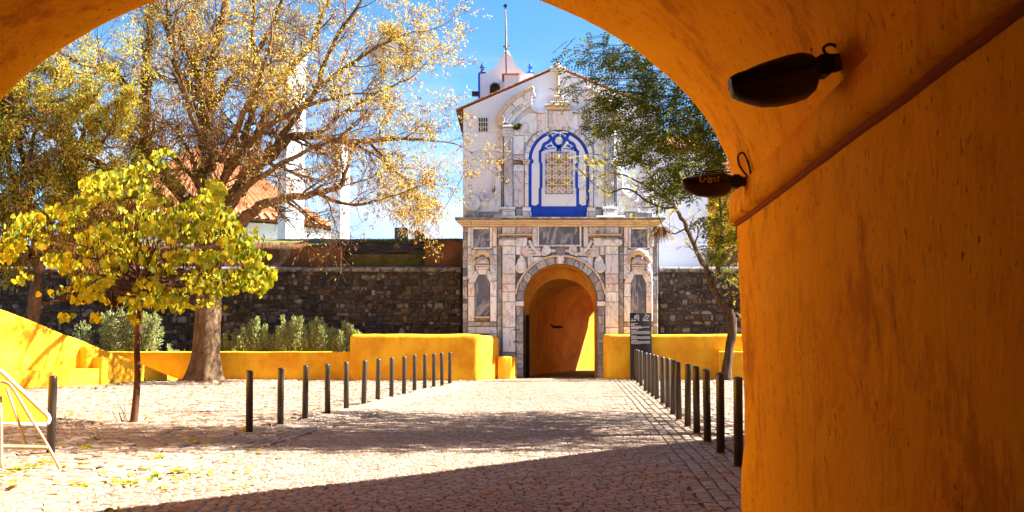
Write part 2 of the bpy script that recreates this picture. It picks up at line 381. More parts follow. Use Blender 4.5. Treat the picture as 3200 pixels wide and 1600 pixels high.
# ================================================================== GROUND
g = MB(); g.add([(-900, -300, -.03), (900, -300, -.03), (900, 1500, -.03), (-900, 1500, -.03)], [(0, 1, 2, 3)])
ground = struct('ground', g, MT['far'])
g = MB(); g.add([(-22, -9, -.012), (16, -9, -.012), (16, 56, -.012), (-22, 56, -.012)], [(0, 1, 2, 3)])
plaza = struct('plaza', g, MT['soil'])
def LX(y): return -3.97 + (y - 17.2) * .116
def RX(y): return 2.68 + (y - 13) * .055
g = MB(); g.add([(LX(7), 7, -.004), (RX(7), 7, -.004), (RX(40.3), 40.3, -.004), (LX(40.3), 40.3, -.004)], [(0, 1, 2, 3)])
road = struct('road', g, MT['soil'])
def gz(x, y): return .018 * noise.noise(Vector((x * .5, y * .5, 3.1))) + .05 * math.exp(-((x - LX(y)) / .8) ** 2) * max(0, min(1, (34 - y) / 8))
def stone(mb, c4, top, ch=.012, jit=.006):
    """one paving stone: corner list (x, y), chamfered top, its own tilt"""
    cx = sum(p[0] for p in c4) / len(c4); cy = sum(p[1] for p in c4) / len(c4); n = len(c4)
    b = [(x, y, -.02) for x, y in c4]; t = []
    tx, ty = U(-.06, .06), U(-.06, .06)
    m_ = []
    for x, y in c4:
        dx, dy = x - cx, y - cy; L = math.hypot(dx, dy) + 1e-6
        z = top + U(-jit, jit) * .5 + dx * tx + dy * ty
        m_.append((x, y, z - ch * .9)); t.append((x - dx / L * ch * 1.5, y - dy / L * ch * 1.5, z))
    mb.add(b + m_ + t, [(i, (i+1) % n, n + (i+1) % n, n + i) for i in range(n)] + [(n + i, n + (i+1) % n, 2*n + (i+1) % n, 2*n + i) for i in range(n)] + [tuple(2*n + i for i in range(n))])
ALONG = Vector((.085, 1)).normalized()
near = []            # the stones nearest the camera become pieces of their own
fld = MB(); y = 8.6
while y < 40.2:
    dy = U(.085, .106); x = LX(y) + .95 - U(0, .12)
    while x < RX(y) - .87:
        dx = U(.095, .14); gp = .005
        cs = []
        for ax, ay in ((gp, gp), (dx - gp, gp), (dx - gp, dy - gp), (gp, dy - gp)):
            px = x + ax + U(-.006, .006); py = y + ay + U(-.006, .006) + .05 * math.sin(px * 1.1 + y * .1) + (px * -.06)
            cs.append((px + (ay) * .08, py))
        top = .03 + gz(x, y) + U(-.004, .004)
        if 9.75 < y < 10.75 and -3.4 < x < 1.75 and len(near) < 240: near.append((cs, top, 'cobble'))
        else: stone(fld, cs, top)
        x += dx
    y += dy
part('cobbles', fld, MT['cobble_small'], road, kind='stuff', label='small pale granite setts paving the road')
# kerb strips of larger setts beside both bollard rows
ks = MB()
for side in (0, 1):
    for r_ in range(6):
        y = 8.6 + U(0, .2)
        while y < 39.8:
            L_ = U(.13, .22); w = .145
            f = (lambda yy: LX(yy) - .12 + r_ * w + .06) if side == 0 else (lambda yy: RX(yy) + .06 - (r_ + 1) * w)
            cs = [(f(y) + .009 + U(-.006, .006), y + .009), (f(y) + w - .009 + U(-.006, .006), y + .009), (f(y + L_) + w - .009, y + L_ - .009), (f(y + L_) + .009, y + L_ - .009)]
            top = .03 + gz(f(y), y) + U(-.006, .006)
            if side == 1 and 9.9 < y < 13.5 and len(near) < 300 and R() < .5: near.append((cs, top, 'sett'))
            else: stone(ks, cs, top, .014)
            y += L_
part('setts', ks, MT['cobble_small'], road, kind='stuff', label='rows of larger granite setts along the bollards')
for cs, top, nm in near:
    b_ = MB(); stone(b_, cs, top, .013); part(nm, b_, MT['cobble_small'], road)
# irregular stones of the plaza
def irregular(x0f, x1f, ya, yb, gx, gy, seed):
    b_ = MB(); ny = int((yb - ya) / gy)
    def jit(i, j): 
        h = noise.cell_vector(Vector((i * 1.7 + seed, j * 2.3, seed))); return (h.x - .5) * .62, (h.y - .5) * .62
    xs0 = min(x0f(ya), x0f(yb)); nx = int((max(x1f(ya), x1f(yb)) - xs0) / gx) + 2
    for j in range(ny):
        for i in range(nx):
            cs = []
            for a_, b2 in ((0, 0), (1, 0), (1, 1), (0, 1)):
                jx, jy = jit(i + a_, j + b2); cs.append((xs0 + (i + a_ + jx + .5 * (j % 2) * 0) * gx, ya + (j + b2 + jy) * gy))
            cx = sum(p[0] for p in cs) / 4; cy = sum(p[1] for p in cs) / 4
            if not (x0f(cy) < cx < x1f(cy)): continue
            if R() < .02: continue
            cs = [(cx + (x - cx) * .90, cy + (y_ - cy) * .88) for x, y_ in cs]
            mid = []
            for q in range(4):      # round the outline
                a_ = cs[q]; c_ = cs[(q + 1) % 4]; mid.append(a_); k_ = 1.10
                mid.append((cx + ((a_[0] + c_[0]) / 2 - cx) * k_, cy + ((a_[1] + c_[1]) / 2 - cy) * k_))
            stone(b_, mid, .03 + gz(cx, cy) + U(-.012, .012), .016, .008)
    return b_
part('paving_stones', irregular(lambda y: -.47 * y - .4, lambda y: LX(y) - .12, 9.5, 38.6, .18, .135, 5), MT['cobble_plaza'], plaza, kind='stuff', label='irregular pale paving stones left of the bollards')
part('paving_stones', irregular(lambda y: RX(y) + .1, lambda y: max(RX(y) + .12, min(9, .22 * y + .6)), 9.5, 39.2, .18, .135, 9), MT['cobble_plaza'], plaza, kind='stuff', label='irregular pale paving stones right of the bollards')

# ================================================================== TUNNEL WE LOOK OUT OF
AX = Vector((.07, 1, 0)).normalized(); NX = Vector((AX.y, -AX.x, 0)); C0 = Vector((-1.345, 8.8, 0)); HW = 3.03
tun = thing('entrance_tunnel', (0, 4, 0), 'orange plastered vaulted tunnel framing the view with a thick right wall', 'tunnel')
def prof_wall(sgn, n=26, top=2.37):
    return [(sgn * (HW + .035 * (1 - z / top)), z, sgn * 1.0, 0.0) for z in [(-.1 + (top + .1) * i / n) for i in range(n + 1)]]
def prof_vault(n=56, t0=.11):
    o_ = []
    for i in range(n + 1):
        t = t0 + (math.pi - 2 * t0) * i / n; q = HW * math.cos(t) - (.0); z = 2.40 + 1.95 * math.sin(t)
        nq, nz_ = math.cos(t) / HW, math.sin(t) / 1.9; L = math.hypot(nq, nz_); o_.append((q, z, nq / L, nz_ / L))
    return o_
st_ = [(-16 + 15.7 * i / 60.0, 0.0) for i in range(61)]
for i in range(1, 9):
    th = math.pi / 2 * i / 8; st_.append((-.3 + .3 * math.sin(th), .3 * (1 - math.cos(th))))
st_ += [(0, .7), (0, 1.6), (0, 3.4)]
def loft(prof, bulge=False, amp=.022):
    b_ = MB(); m_ = len(prof)
    for a_, o_ in st_:
        for q, z, nq, nzz in prof:
            w = C0 + NX * q + AX * a_; w.z = z
            d = amp * noise.noise(w * 1.1) + amp * .45 * noise.noise(w * 3.1)
            if bulge:
                d -= .055 * max(0, 1 - (z / .72)) ** .5 * math.exp(-((a_ + .25) / .5) ** 2) if z < .72 else 0
            w = w + NX * nq * (o_ + d); w.z += nzz * (o_ + d)
            b_.v.append(tuple(w))
    for i in range(len(st_) - 1):
        for k in range(m_ - 1):
            b_.f.append((i*m_ + k, (i+1)*m_ + k, (i+1)*m_ + k + 1, i*m_ + k + 1))
    return b_
part('right_wall', loft(prof_wall(1), True), MT['orange'], tun, True)
part('left_wall', loft(prof_wall(-1)), MT['orange'], tun, True)
part('vault', loft([(HW - .012, 2.585, .9, .3)] + prof_vault() + [(-HW, 2.37, -1, 0)]), MT['orange'], tun, True)
# impost band: a shallow fascia; the hollow's shade underneath is painted dark red
part('impost_band', loft([(HW - .012, 2.372, .3, -.9), (HW - .055, 2.378, 1, -.2), (HW - .062, 2.43, 1, 0), (HW - .055, 2.575, 1, 0), (HW - .010, 2.592, .8, .6)], amp=.012), MT['orange'], tun, True)
part('impost_hollow_shade', loft([(HW + .004, 2.338, 1, 0), (HW - .012, 2.343, 1, 0), (HW - .016, 2.367, 1, 0), (HW - .008, 2.374, 1, 0)], amp=.03), MT['impost_shade_red'], tun, True)
e_ = MB(); cpts = [C0 + NX * q + AX * -15.9 for q in (-HW - .3, HW + .3)]
e_.add([(cpts[0].x, cpts[0].y, -.1), (cpts[1].x, cpts[1].y, -.1), (cpts[1].x, cpts[1].y, 4.6), (cpts[0].x, cpts[0].y, 4.6)], [(0, 1, 2, 3)])
part('end_wall', e_, MT['orange'], tun)
# the mass of the rampart over and beside the tunnel, and its flank that throws the long shadow
m_ = MB(); HB = 6.3
m_.prism([(2.5, 8.95), (15.5, 22.8), (24, 22.6), (24, -9), (2.6, -9), (2.15, 0)], -.1, HB)
part('bastion_flank', m_, MT['orange'], tun)
m_ = MB(); m_.box(-14, 2.3, -9, 8.15, 4.75, HB); m_.prism([(-14, -9), (-4.9, -9), (-4.9, 8.2), (-14, 8.2)], -.1, 4.9)
part('rampart_mass', m_, MT['orange'], tun)

# ================================================================== LAMPS IN THE TUNNEL
def lamp(name, u, v, out_len, droop, lab, spikes, fat=1.0):
    # where the arm meets the wall
    k = (u - 1600) / F; x0 = C0.x + NX.x * HW; y0 = C0.y + NX.y * HW; s_ = AX.x / AX.y
    Y = (x0 - s_ * y0) / (k - s_); base = P(u, v, Y)
    t = thing(name, tuple(base), lab, 'lamp', 'boat-shaped lamps on the tunnel wall')
    e = (-NX + Vector((0, 0, -droop))).normalized(); upv = (Vector((0, 0, 1)) - e * e.z).normalized(); sd = e.cross(upv)
    if sd.y > 0: sd = -sd
    L0, L1 = .16, out_len; n = 12; up_ = MB(); lo = MB(); nk = 14
    prof = [(0, .055, .030, .045), (.06, .075, .045, .075), (.16, .088, .055, .092), (.32, .095, .055, .098), (.5, .094, .05, .098), (.68, .086, .044, .09), (.82, .07, .036, .072), (.92, .058, .034, .055), (1, .046, .026, .040)]; prof = [(a_, b2 * fat, c2 * fat, d2 * fat) for a_, b2, c2, d2 in prof]
    ru = []; rl = []
    for tt, w, h1, h2 in prof:
        c = base + e * (L0 + (L1 - L0) * tt)
        ru.append([c + sd * (w * math.copysign(abs(math.cos(a)) ** .55, math.cos(a))) + upv * (h1 * math.sin(a) ** .6 if math.sin(a) > 0 else 0) for a in [math.pi * i / nk for i in range(nk + 1)]])
        rl.append([c + sd * (w * .97 * math.copysign(abs(math.cos(a)) ** .7, math.cos(a))) - upv * (h2 * max(0, math.sin(a)) ** .75) for a in [math.pi * i / nk for i in range(nk + 1)]])
    for rings, b_ in ((ru, up_), (rl, lo)):
        vs = [p for r in rings for p in r]; m2 = nk + 1
        fs = [(i*m2 + j, (i+1)*m2 + j, (i+1)*m2 + (j+1) % m2, i*m2 + (j+1) % m2) for i in range(len(rings)-1) for j in range(m2)]
        fs += [tuple(range(m2)), tuple((len(rings)-1)*m2 + j for j in range(m2))[::-1]]
        b_.add(vs, fs)
    h = part('housing', up_, MT['lampblack'], t); part('bowl', lo, MT['lampglass'], t, True)
    rim = MB(); rim.tube([base + e * (L0 + (L1 - L0) * q[0]) + sd * q[1] * 1.02 for q in prof], .007, 6); rim.tube([base + e * (L0 + (L1 - L0) * q[0]) - sd * q[1] * 1.02 for q in prof], .007, 6); part('rim', rim, MT['lampblack'], t)
    a_ = MB(); a_.tube([base - e * .05, base + e * .05, base + e * .2], [.035, .032, .04], 10); part('arm', a_, MT['rust'], t, True)
    a_ = MB(); a_.tube([base + upv * -.03 + e * -.04, base + e * .0 + upv * -.03], [.07, .065], 10); part('wall_plate', a_, MT['lampblack'], t); a_ = MB(); a_.tube([base + e * .13 + sd * .05, base + e * .13 - sd * .05], .045, 10); part('pivot', a_, MT['lampblack'], t)
    ca = MB(); kk = 1.0 if spikes else .45; pts = [base + e * .03 + upv * .03, base + e * .045 + upv * .12 * kk, base + e * .075 + upv * .19 * kk, base + e * .11 + upv * .17 * kk, base + e * .10 + upv * .10 * kk, base + e * .055 + upv * .03 + sd * .02]
    ca.tube(smooth_path(pts, 5), .007, 6); part('cable_loop', ca, MT['lampblack'], t, True)
    la = MB(); c = base + e * (L1 - .05) - upv * .045 + sd * .02; la.tube([c - sd * .03, c + sd * .035], .010, 6); part('latch', la, MT['lampblack'], t)
    if spikes:
        for side in (-1, 1):
            rk = MB(); c0 = base + e * .2 + upv * .075 + sd * .05 * side; c1 = base + e * (L1 - .08) + upv * .062 + sd * .045 * side
            rk.tube([c0, c1], .004, 5)
            for i in range(9): q = c0 + (c1 - c0) * (i / 8); rk.tube([q - upv * .02, q], .003, 4)
            part('guard_rail', rk, MT['iron'], t)
        # painted tag on the side of the housing that faces us
        gr = MB()
        def W_(a_, b2): return base + e * a_ + upv * b2 + sd * (.099)
        for st in ([(.36, .02), (.375, .028), (.37, -.005), (.35, -.008), (.345, .012), (.33, .012)], [(.325, -.01), (.315, .022), (.30, .022), (.30, -.01), (.322, -.012)], [(.315, .005), (.30, .005)], [(.285, .02), (.275, -.008), (.255, -.006), (.26, .02), (.25, .024)]):
            gr.tube([W_(*q) for q in st], .0065, 5)
        part('painted_tag', gr, MT['tagpaint'], t)
    return t
lamp('wall_lamp', 2362, 566, .48, .02, 'small black wall lamp with painted scrawl nearest the tunnel mouth', True)
lamp('wall_lamp', 2668, 188, .52, .20, 'larger looking black wall lamp overhead, nearest the camera', False, 1.25)

# ================================================================== YELLOW WALLS IN FRONT OF THE GATE
def ywall(name, plan, zf, lab, cat='wall', seed=0, w=.045, grp='low yellow walls'):
    b_ = MB(); sub_prism(b_, plan, -.05, zf, .4, .02, seed)
    cx = sum(p[0] for p in plan) / len(plan); cy = sum(p[1] for p in plan) / len(plan)
    return bevel(solid(name, b_, MT['yellow'], (cx, cy, 0), lab, cat, grp), w, 4)
def gx(u, Y): return (u - 1600) / F * Y / 1.0
Y0 = 38.0
ywall('low_wall', [(gx(300, 38.7), 38.75), (gx(1100, 38.4), 38.4), (gx(1100, 38.4), 38.7), (gx(300, 38.7), 39.02)], lambda x, y: .97, 'long low yellow wall behind the big tree trunk and left bollards', seed=1)
ywall('parapet_wall', [(gx(1096, Y0), Y0), (gx(1494, Y0), Y0), (gx(1563, 39.6), 39.55), (gx(1500, 40), 39.95), (gx(1440, 38.7), 38.75), (gx(1096, 38.7), 38.75)], lambda x, y: 1.56 - .10 * max(0, min(1, (x + 1.3) / .9)), 'tall yellow parapet left of the gate with a glaring sunlit end', seed=3, w=.12)
ywall('parapet_block', [(gx(1556, 39.2), 39.15), (gx(1598, 39.2), 39.2), (gx(1616, 39.8), 39.72), (gx(1556, 39.8), 39.72)], lambda x, y: .80, 'small low yellow block between the left parapet and the gate jamb', seed=5)
ywall('parapet_wall', [(gx(1884, 39.0), 39.0), (gx(1900, 38.7), 38.72), (gx(2420, 38.7), 38.7), (gx(2420, 39.3), 39.3), (gx(1884, 39.7), 39.7)], lambda x, y: 1.55, 'long yellow parapet right of the gate behind the black sign', seed=8, w=.09)
ywall('wall_bench', [(gx(2243, 38.3), 38.3), (gx(2420, 38.3), 38.3), (gx(2420, 38.69), 38.69), (gx(2243, 38.69), 38.69)], lambda x, y: .98, 'low yellow step against the right parapet behind the slanting trunk', 'bench', 11, .04)
# ramp with a built-in bench, far left
A_ = Vector((gx(570, 38.6), 38.6)); B_ = Vector((-14.75, 31.8)); rd = (B_ - A_).normalized(); rn = Vector((-rd.y, rd.x))
if rn.x < 0: rn = -rn
Lr = (B_ - A_).length
ramp = thing('yellow_ramp', (A_.x - 2, 35, 0), 'sloping yellow ramp wall with a built-in bench at the far left', 'ramp')
b_ = MB(); far = B_ + rd * 3
def ramptop(x, y): 
    t = ((Vector((x, y)) - A_).dot(rd)) / Lr; return .02 + max(0, t) * 2.42
pl = [A_, far, far - rn * 1.6, A_ - rn * 1.6]
sub_prism(b_, [tuple(p) for p in pl], -.05, ramptop, .4, .018, 21); bevel(part('ramp_wall', b_, MT['yellow'], ramp), .04)
def rp(t, o): q = A_ + rd * t + rn * o; return (q.x, q.y)
cw = [tuple(far), (-8.2, 9.4), (-8.9, 9.1), (far.x - .8, far.y - .2)]      # unseen wall added past the frame to bounce sun into the tunnel
b_ = MB(); sub_prism(b_, cw, -.05, lambda x, y: 4.3, .8, .02, 31); part('bounce_wall', b_, MT['yellow'], ramp)
b_ = MB(); sub_prism(b_, [rp(4.05, .0), rp(4.05, .62), rp(10, .62), rp(10, .0)], -.05, lambda x, y: .52, .4, .01, 23); bevel(part('bench_seat', b_, MT['yellow'], ramp), .03)
b_ = MB(); sub_prism(b_, [rp(3.78, .0), rp(3.78, .70), rp(4.06, .70), rp(4.06, .0)], -.05, lambda x, y: .86, .3, .01, 24); bevel(part('bench_end', b_, MT['yellow'], ramp), .05)
b_ = MB(); sub_prism(b_, [rp(3.85, -.1), rp(3.85, .30), rp(4.30, .30), rp(4.30, -.1)], -.05, lambda x, y: 1.22, .3, .01, 25); bevel(part('bench_arm', b_, MT['yellow'], ramp), .12, 5)
# ================================================================== GATE WITH ITS CHAPEL
gate = thing('gate_chapel', (P(1751, 1185, YG).x, YG, 0), 'baroque marble town gate with a white chapel and blue framed window above', 'gatehouse')
UC, UT = 1751.0, 1746.6            # axes of the lower gate and of the upper storey
def ball(mb, c, r, n=7):
    mb.lathe(c, [(r * math.sin(math.pi * i / 5) + 1e-4, -r * math.cos(math.pi * i / 5)) for i in range(6)], n)
MB.ball = lambda s, c, r, n=7: ball(s, c, r, n)
def xz(pts): return [FX(u, v) for u, v in pts]
def slabpx(name, pts, proud, mat, bev=.012, back=.03, parent=None, extra=None, smooth=False):
    b_ = MB(); b_.slab(xz(pts), YG - proud, YG + back, bev)
    if extra: extra(b_)
    return part(name, b_, MT[mat], parent or gate, smooth)
def mir(pts, c): return [(2 * c - u, v) for u, v in pts][::-1]
def both(name, pts, proud, mat, c=UC, bev=.012, mat2=None, back=.03):
    slabpx(name, pts, proud, mat, bev, back); slabpx(name, mir(pts, c), proud, mat2 or mat, bev, back)
def rect(u0, v0, u1, v1, g_=.6): return [(u0 + g_, v0 + g_), (u1 - g_, v0 + g_), (u1 - g_, v1 - g_), (u0 + g_, v1 - g_)]
WP = ['marble_white', 'marble_white', 'marble_white', 'marble_white', 'marble_pink']
def arc(cu, cv, r, a0, a1, n=10, rv=None):
    rv = rv or r
    return [(cu + r * math.cos(math.radians(a0 + (a1 - a0) * i / n)), cv - rv * math.sin(math.radians(a0 + (a1 - a0) * i / n))) for i in range(n + 1)]
def ribbon(path, w):
    """polygon strips along a pixel path"""
    q = [Vector(p) for p in path]; L = []; Rr = []
    for i, p in enumerate(q):
        t = (q[min(i+1, len(q)-1)] - q[max(i-1, 0)]).normalized(); n_ = Vector((-t.y, t.x)) * w / 2; L.append(p + n_); Rr.append(p - n_)
    return L, Rr
def ribpart(name, path, w, proud, mat, parent=None, back=.02, bev=.004):
    L, Rr = ribbon(path, w); b_ = MB(); yf = YG - proud; yb = YG + back
    for i in range(len(L) - 1):
        p4 = [FX(*p) for p in (L[i], L[i+1], Rr[i+1], Rr[i])]
        b_.add([(x, yf, z) for x, z in p4] + [(x, yb, z) for x, z in p4], [(0,1,2,3), (0,4,5,1), (1,5,6,2), (2,6,7,3), (3,7,4,0)])
    return part(name, b_, MT[mat], parent or gate)
def volute(name, cu, cv, r, proud, mat, turns=2.2, hand=1, extra=None):
    b_ = MB(); b_.slab(xz(arc(cu, cv, r, 0, 360, 22)[:-1]), YG - proud, YG + .03, .02)
    pts = []; k = 40
    for i in range(k + 1):
        t = i / k; a = hand * turns * 2 * math.pi * t + 1.2; rr = r * (.9 - .82 * t); x, z = FX(cu + rr * math.cos(a), cv - rr * math.sin(a)); pts.append((x, YG - proud, z))
    b_.tube(pts, [.034 * r / 20] * len(pts), 5)
    if extra: extra(b_)
    return part(name, b_, MT[mat], gate)
# ---- core of the lower storey with the arched opening
AC, AR = 940.0, 116.0              # springing row and radius of the arch
left = [(1447, 1196), (1447, 690), (UC, 690), (UC, AC - AR)] + arc(UC, AC, AR, 90, 180, 14)[1:] + [(UC - AR, 1196)]
b_ = MB(); b_.slab(xz(left), YG, YG + .55); b_.slab(xz(mir(left, UC)), YG, YG + .55); part('wall_core', b_, MT['ledge'], gate)
# ---- outer grey quoins, strips of blocks
def column(u0, u1, cuts, proud, mats, mirror=True, bev=.012):
    for i in range(len(cuts) - 1):
        mt = mats[i % len(mats)]; pts = rect(u0, cuts[i], u1, cuts[i+1]); pr = proud + U(-.006, .006)
        slabpx('marble_block', pts, pr, mt, bev)
        if mirror: slabpx('marble_block', mir(pts, UC), proud + U(-.006, .006), mt, bev)
column(1446, 1461, [709, 726, 748, 775, 814, 838, 862, 877, 895, 934, 948, 972, 1010, 1047, 1090, 1140, 1186], .035, ['marble_grey', 'marble_blue', 'marble_grey', 'marble_grey'])
column(1554, 1568, [709, 742, 787, 830, 874, 902, 946, 987, 1020, 1056, 1100, 1140, 1186], .03, ['marble_grey'])
column(1570, 1611, [769, 795, 856, 888, 912, 943, 1023, 1101], .12, ['marble_white', 'marble_white', 'marble_pink', 'marble_pink', 'marble_white', 'marble_white', 'marble_white'], bev=.02)
column(1568, 1612, [1102, 1120, 1186], .15, ['marble_grey', 'marble_white'])
for uu0, uu1 in ((1573, 1608),):   # sunk panels' borders on the pilaster faces
    for a_, c_ in ((797, 854), (945, 1021), (1025, 1097)):
        for pts in (rect(uu0, a_, uu0 + 2, c_, 0), rect(uu1 - 2, a_, uu1, c_, 0)): both('fillet', pts, .132, 'marble_white', bev=0)
column(1613, 1635, [957, 986, 1012, 1040, 1072, 1108, 1150, 1186], .06, ['marble_grey'])
both('impost_block', rect(1611, 941, 1637, 957), .13, 'marble_pink')
# capitals, shelf and frieze over the pilasters
both('capital', [(1560, 752), (1564, 749), (1614, 749), (1619, 753), (1619, 763), (1612, 768), (1566, 768), (1559, 763)], .24, 'marble_white', bev=.04)
both('shelf_moulding', rect(1562, 733, 1666, 738), .30, 'cornice'); both('shelf_moulding', rect(1566, 738, 1662, 742), .22, 'ledge')
both('marble_block', rect(1569, 709, 1611, 733), .10, 'marble_white'); both('marble_block', rect(1569, 742, 1611, 749), .08, 'marble_white')
both('fillet', rect(1573, 712, 1607, 714, 0), .115, 'marble_white', bev=0); both('fillet', rect(1573, 729, 1607, 731, 0), .115, 'marble_white', bev=0)
both('marble_block', rect(1612, 709, 1662, 733), .06, 'marble_pink'); both('marble_block', rect(1612, 742, 1648, 770), .05, 'marble_white')
both('marble_block', rect(1663, 709, 1679, 772), .05, 'marble_white')
# spandrel blocks
both('marble_block', rect(1612, 770, 1628, 797), .05, 'marble_white')
both('marble_block', [(1629, 770), (1640, 770), (1664, 800), (1664, 803), (1630, 803)], .045, 'marble_pink')
both('marble_block', [(1649, 804), (1667, 804), (1667, 826), (1649, 840)], .045, 'marble_white'); both('marble_block', [(1668, 804), (1712, 804), (1690, 811), (1668, 824)], .045, 'marble_white')
both('marble_block', [(1613, 857), (1634, 857), (1622, 880), (1613, 905)], .045, 'marble_blue'); both('marble_block', rect(1665, 773, 1690, 800), .04, 'marble_white')
slabpx('marble_block', rect(1737, 772, 1765, 799), .07, 'marble_grey')
# voussoirs and label moulding
nV = 13
for i in range(nV):
    a0 = 180.0 * i / nV + .35; a1 = 180.0 * (i + 1) / nV - .35
    pts = arc(UC, AC, AR + .5, a0, a1, 3) + arc(UC, AC, AR + 21, a1, a0, 3)
    if i == nV // 2: slabpx('keystone', arc(UC, AC, AR, 86, 94, 1) + arc(UC, AC, AR + 24, 94.5, 85.5, 1), .17, 'marble_pink')
    slabpx('voussoir', pts, .075 + U(-.006, .006), 'marble_grey')
for i in range(10):
    a0 = 8 + 164.0 * i / 10 + .2; a1 = 8 + 164.0 * (i + 1) / 10 - .2
    slabpx('label_moulding', arc(UC, AC, AR + 22, a0, a1, 3) + arc(UC, AC, AR + 28, a1, a0, 3), .14, 'cornice', .02)
# centre panel
slabpx('dark_panel', rect(1685, 706, 1809, 764, 0), .05, 'marble_blue')
for pts in (rect(1679, 701, 1685, 772), rect(1810, 701, 1817, 772), rect(1685, 764.5, 1810, 771)): slabpx('panel_frame', pts, .11, 'marble_white')
slabpx('panel_frame', rect(1685, 700, 1810, 706), .10, 'cornice')
for cu in (1707, 1790):
    volute('volute', cu, 783, 14.5, .10, 'marble_white', 2, 1 if cu < UC else -1)
slabpx('scroll_bar', rect(1721, 779, 1737, 789), .09, 'marble_white'); slabpx('scroll_bar', rect(1766, 779, 1776, 789), .09, 'marble_white')
hp = smooth_path([Vector((1707, 796, 0)), Vector((1690, 793, 0)), Vector((1672, 782, 0)), Vector((1660, 766, 0)), Vector((1654, 752, 0))], 3)
ribpart('scroll_horn', [(p.x, p.y) for p in hp], 9, .10, 'marble_white'); ribpart('scroll_horn', mir([(p.x, p.y) for p in hp], UC), 9, .10, 'marble_white')
for c_ in (0, 1):
    b_ = MB(); random.seed(40)
    for i in range(46):
        t = R(); u = 1646 + 22 * t + U(-5, 5); v = 772 + 24 * t + U(-6, 5)
        if c_: u = 2 * UC - u
        x, z = FX(u, v); b_.ball((x, YG - .07, z), U(.022, .036))
    part('grape_garland', b_, MT['marble_white' if c_ == 0 else 'marble_pink'], gate, True)
# big hanging volutes left and right of the arch head
for c_ in (0, 1):
    q = [(1613, 835), (1618, 812), (1628, 797), (1638, 806), (1645, 822), (1644, 838)]
    if c_: q = mir(q, UC)
    b_u = UC + (UC - 1628) if c_ else 1628
    slabpx('volute_stem', q, .085, 'marble_white'); volute('volute', b_u, 836, 18, .11, 'marble_white', 2.2, -1 if c_ else 1)
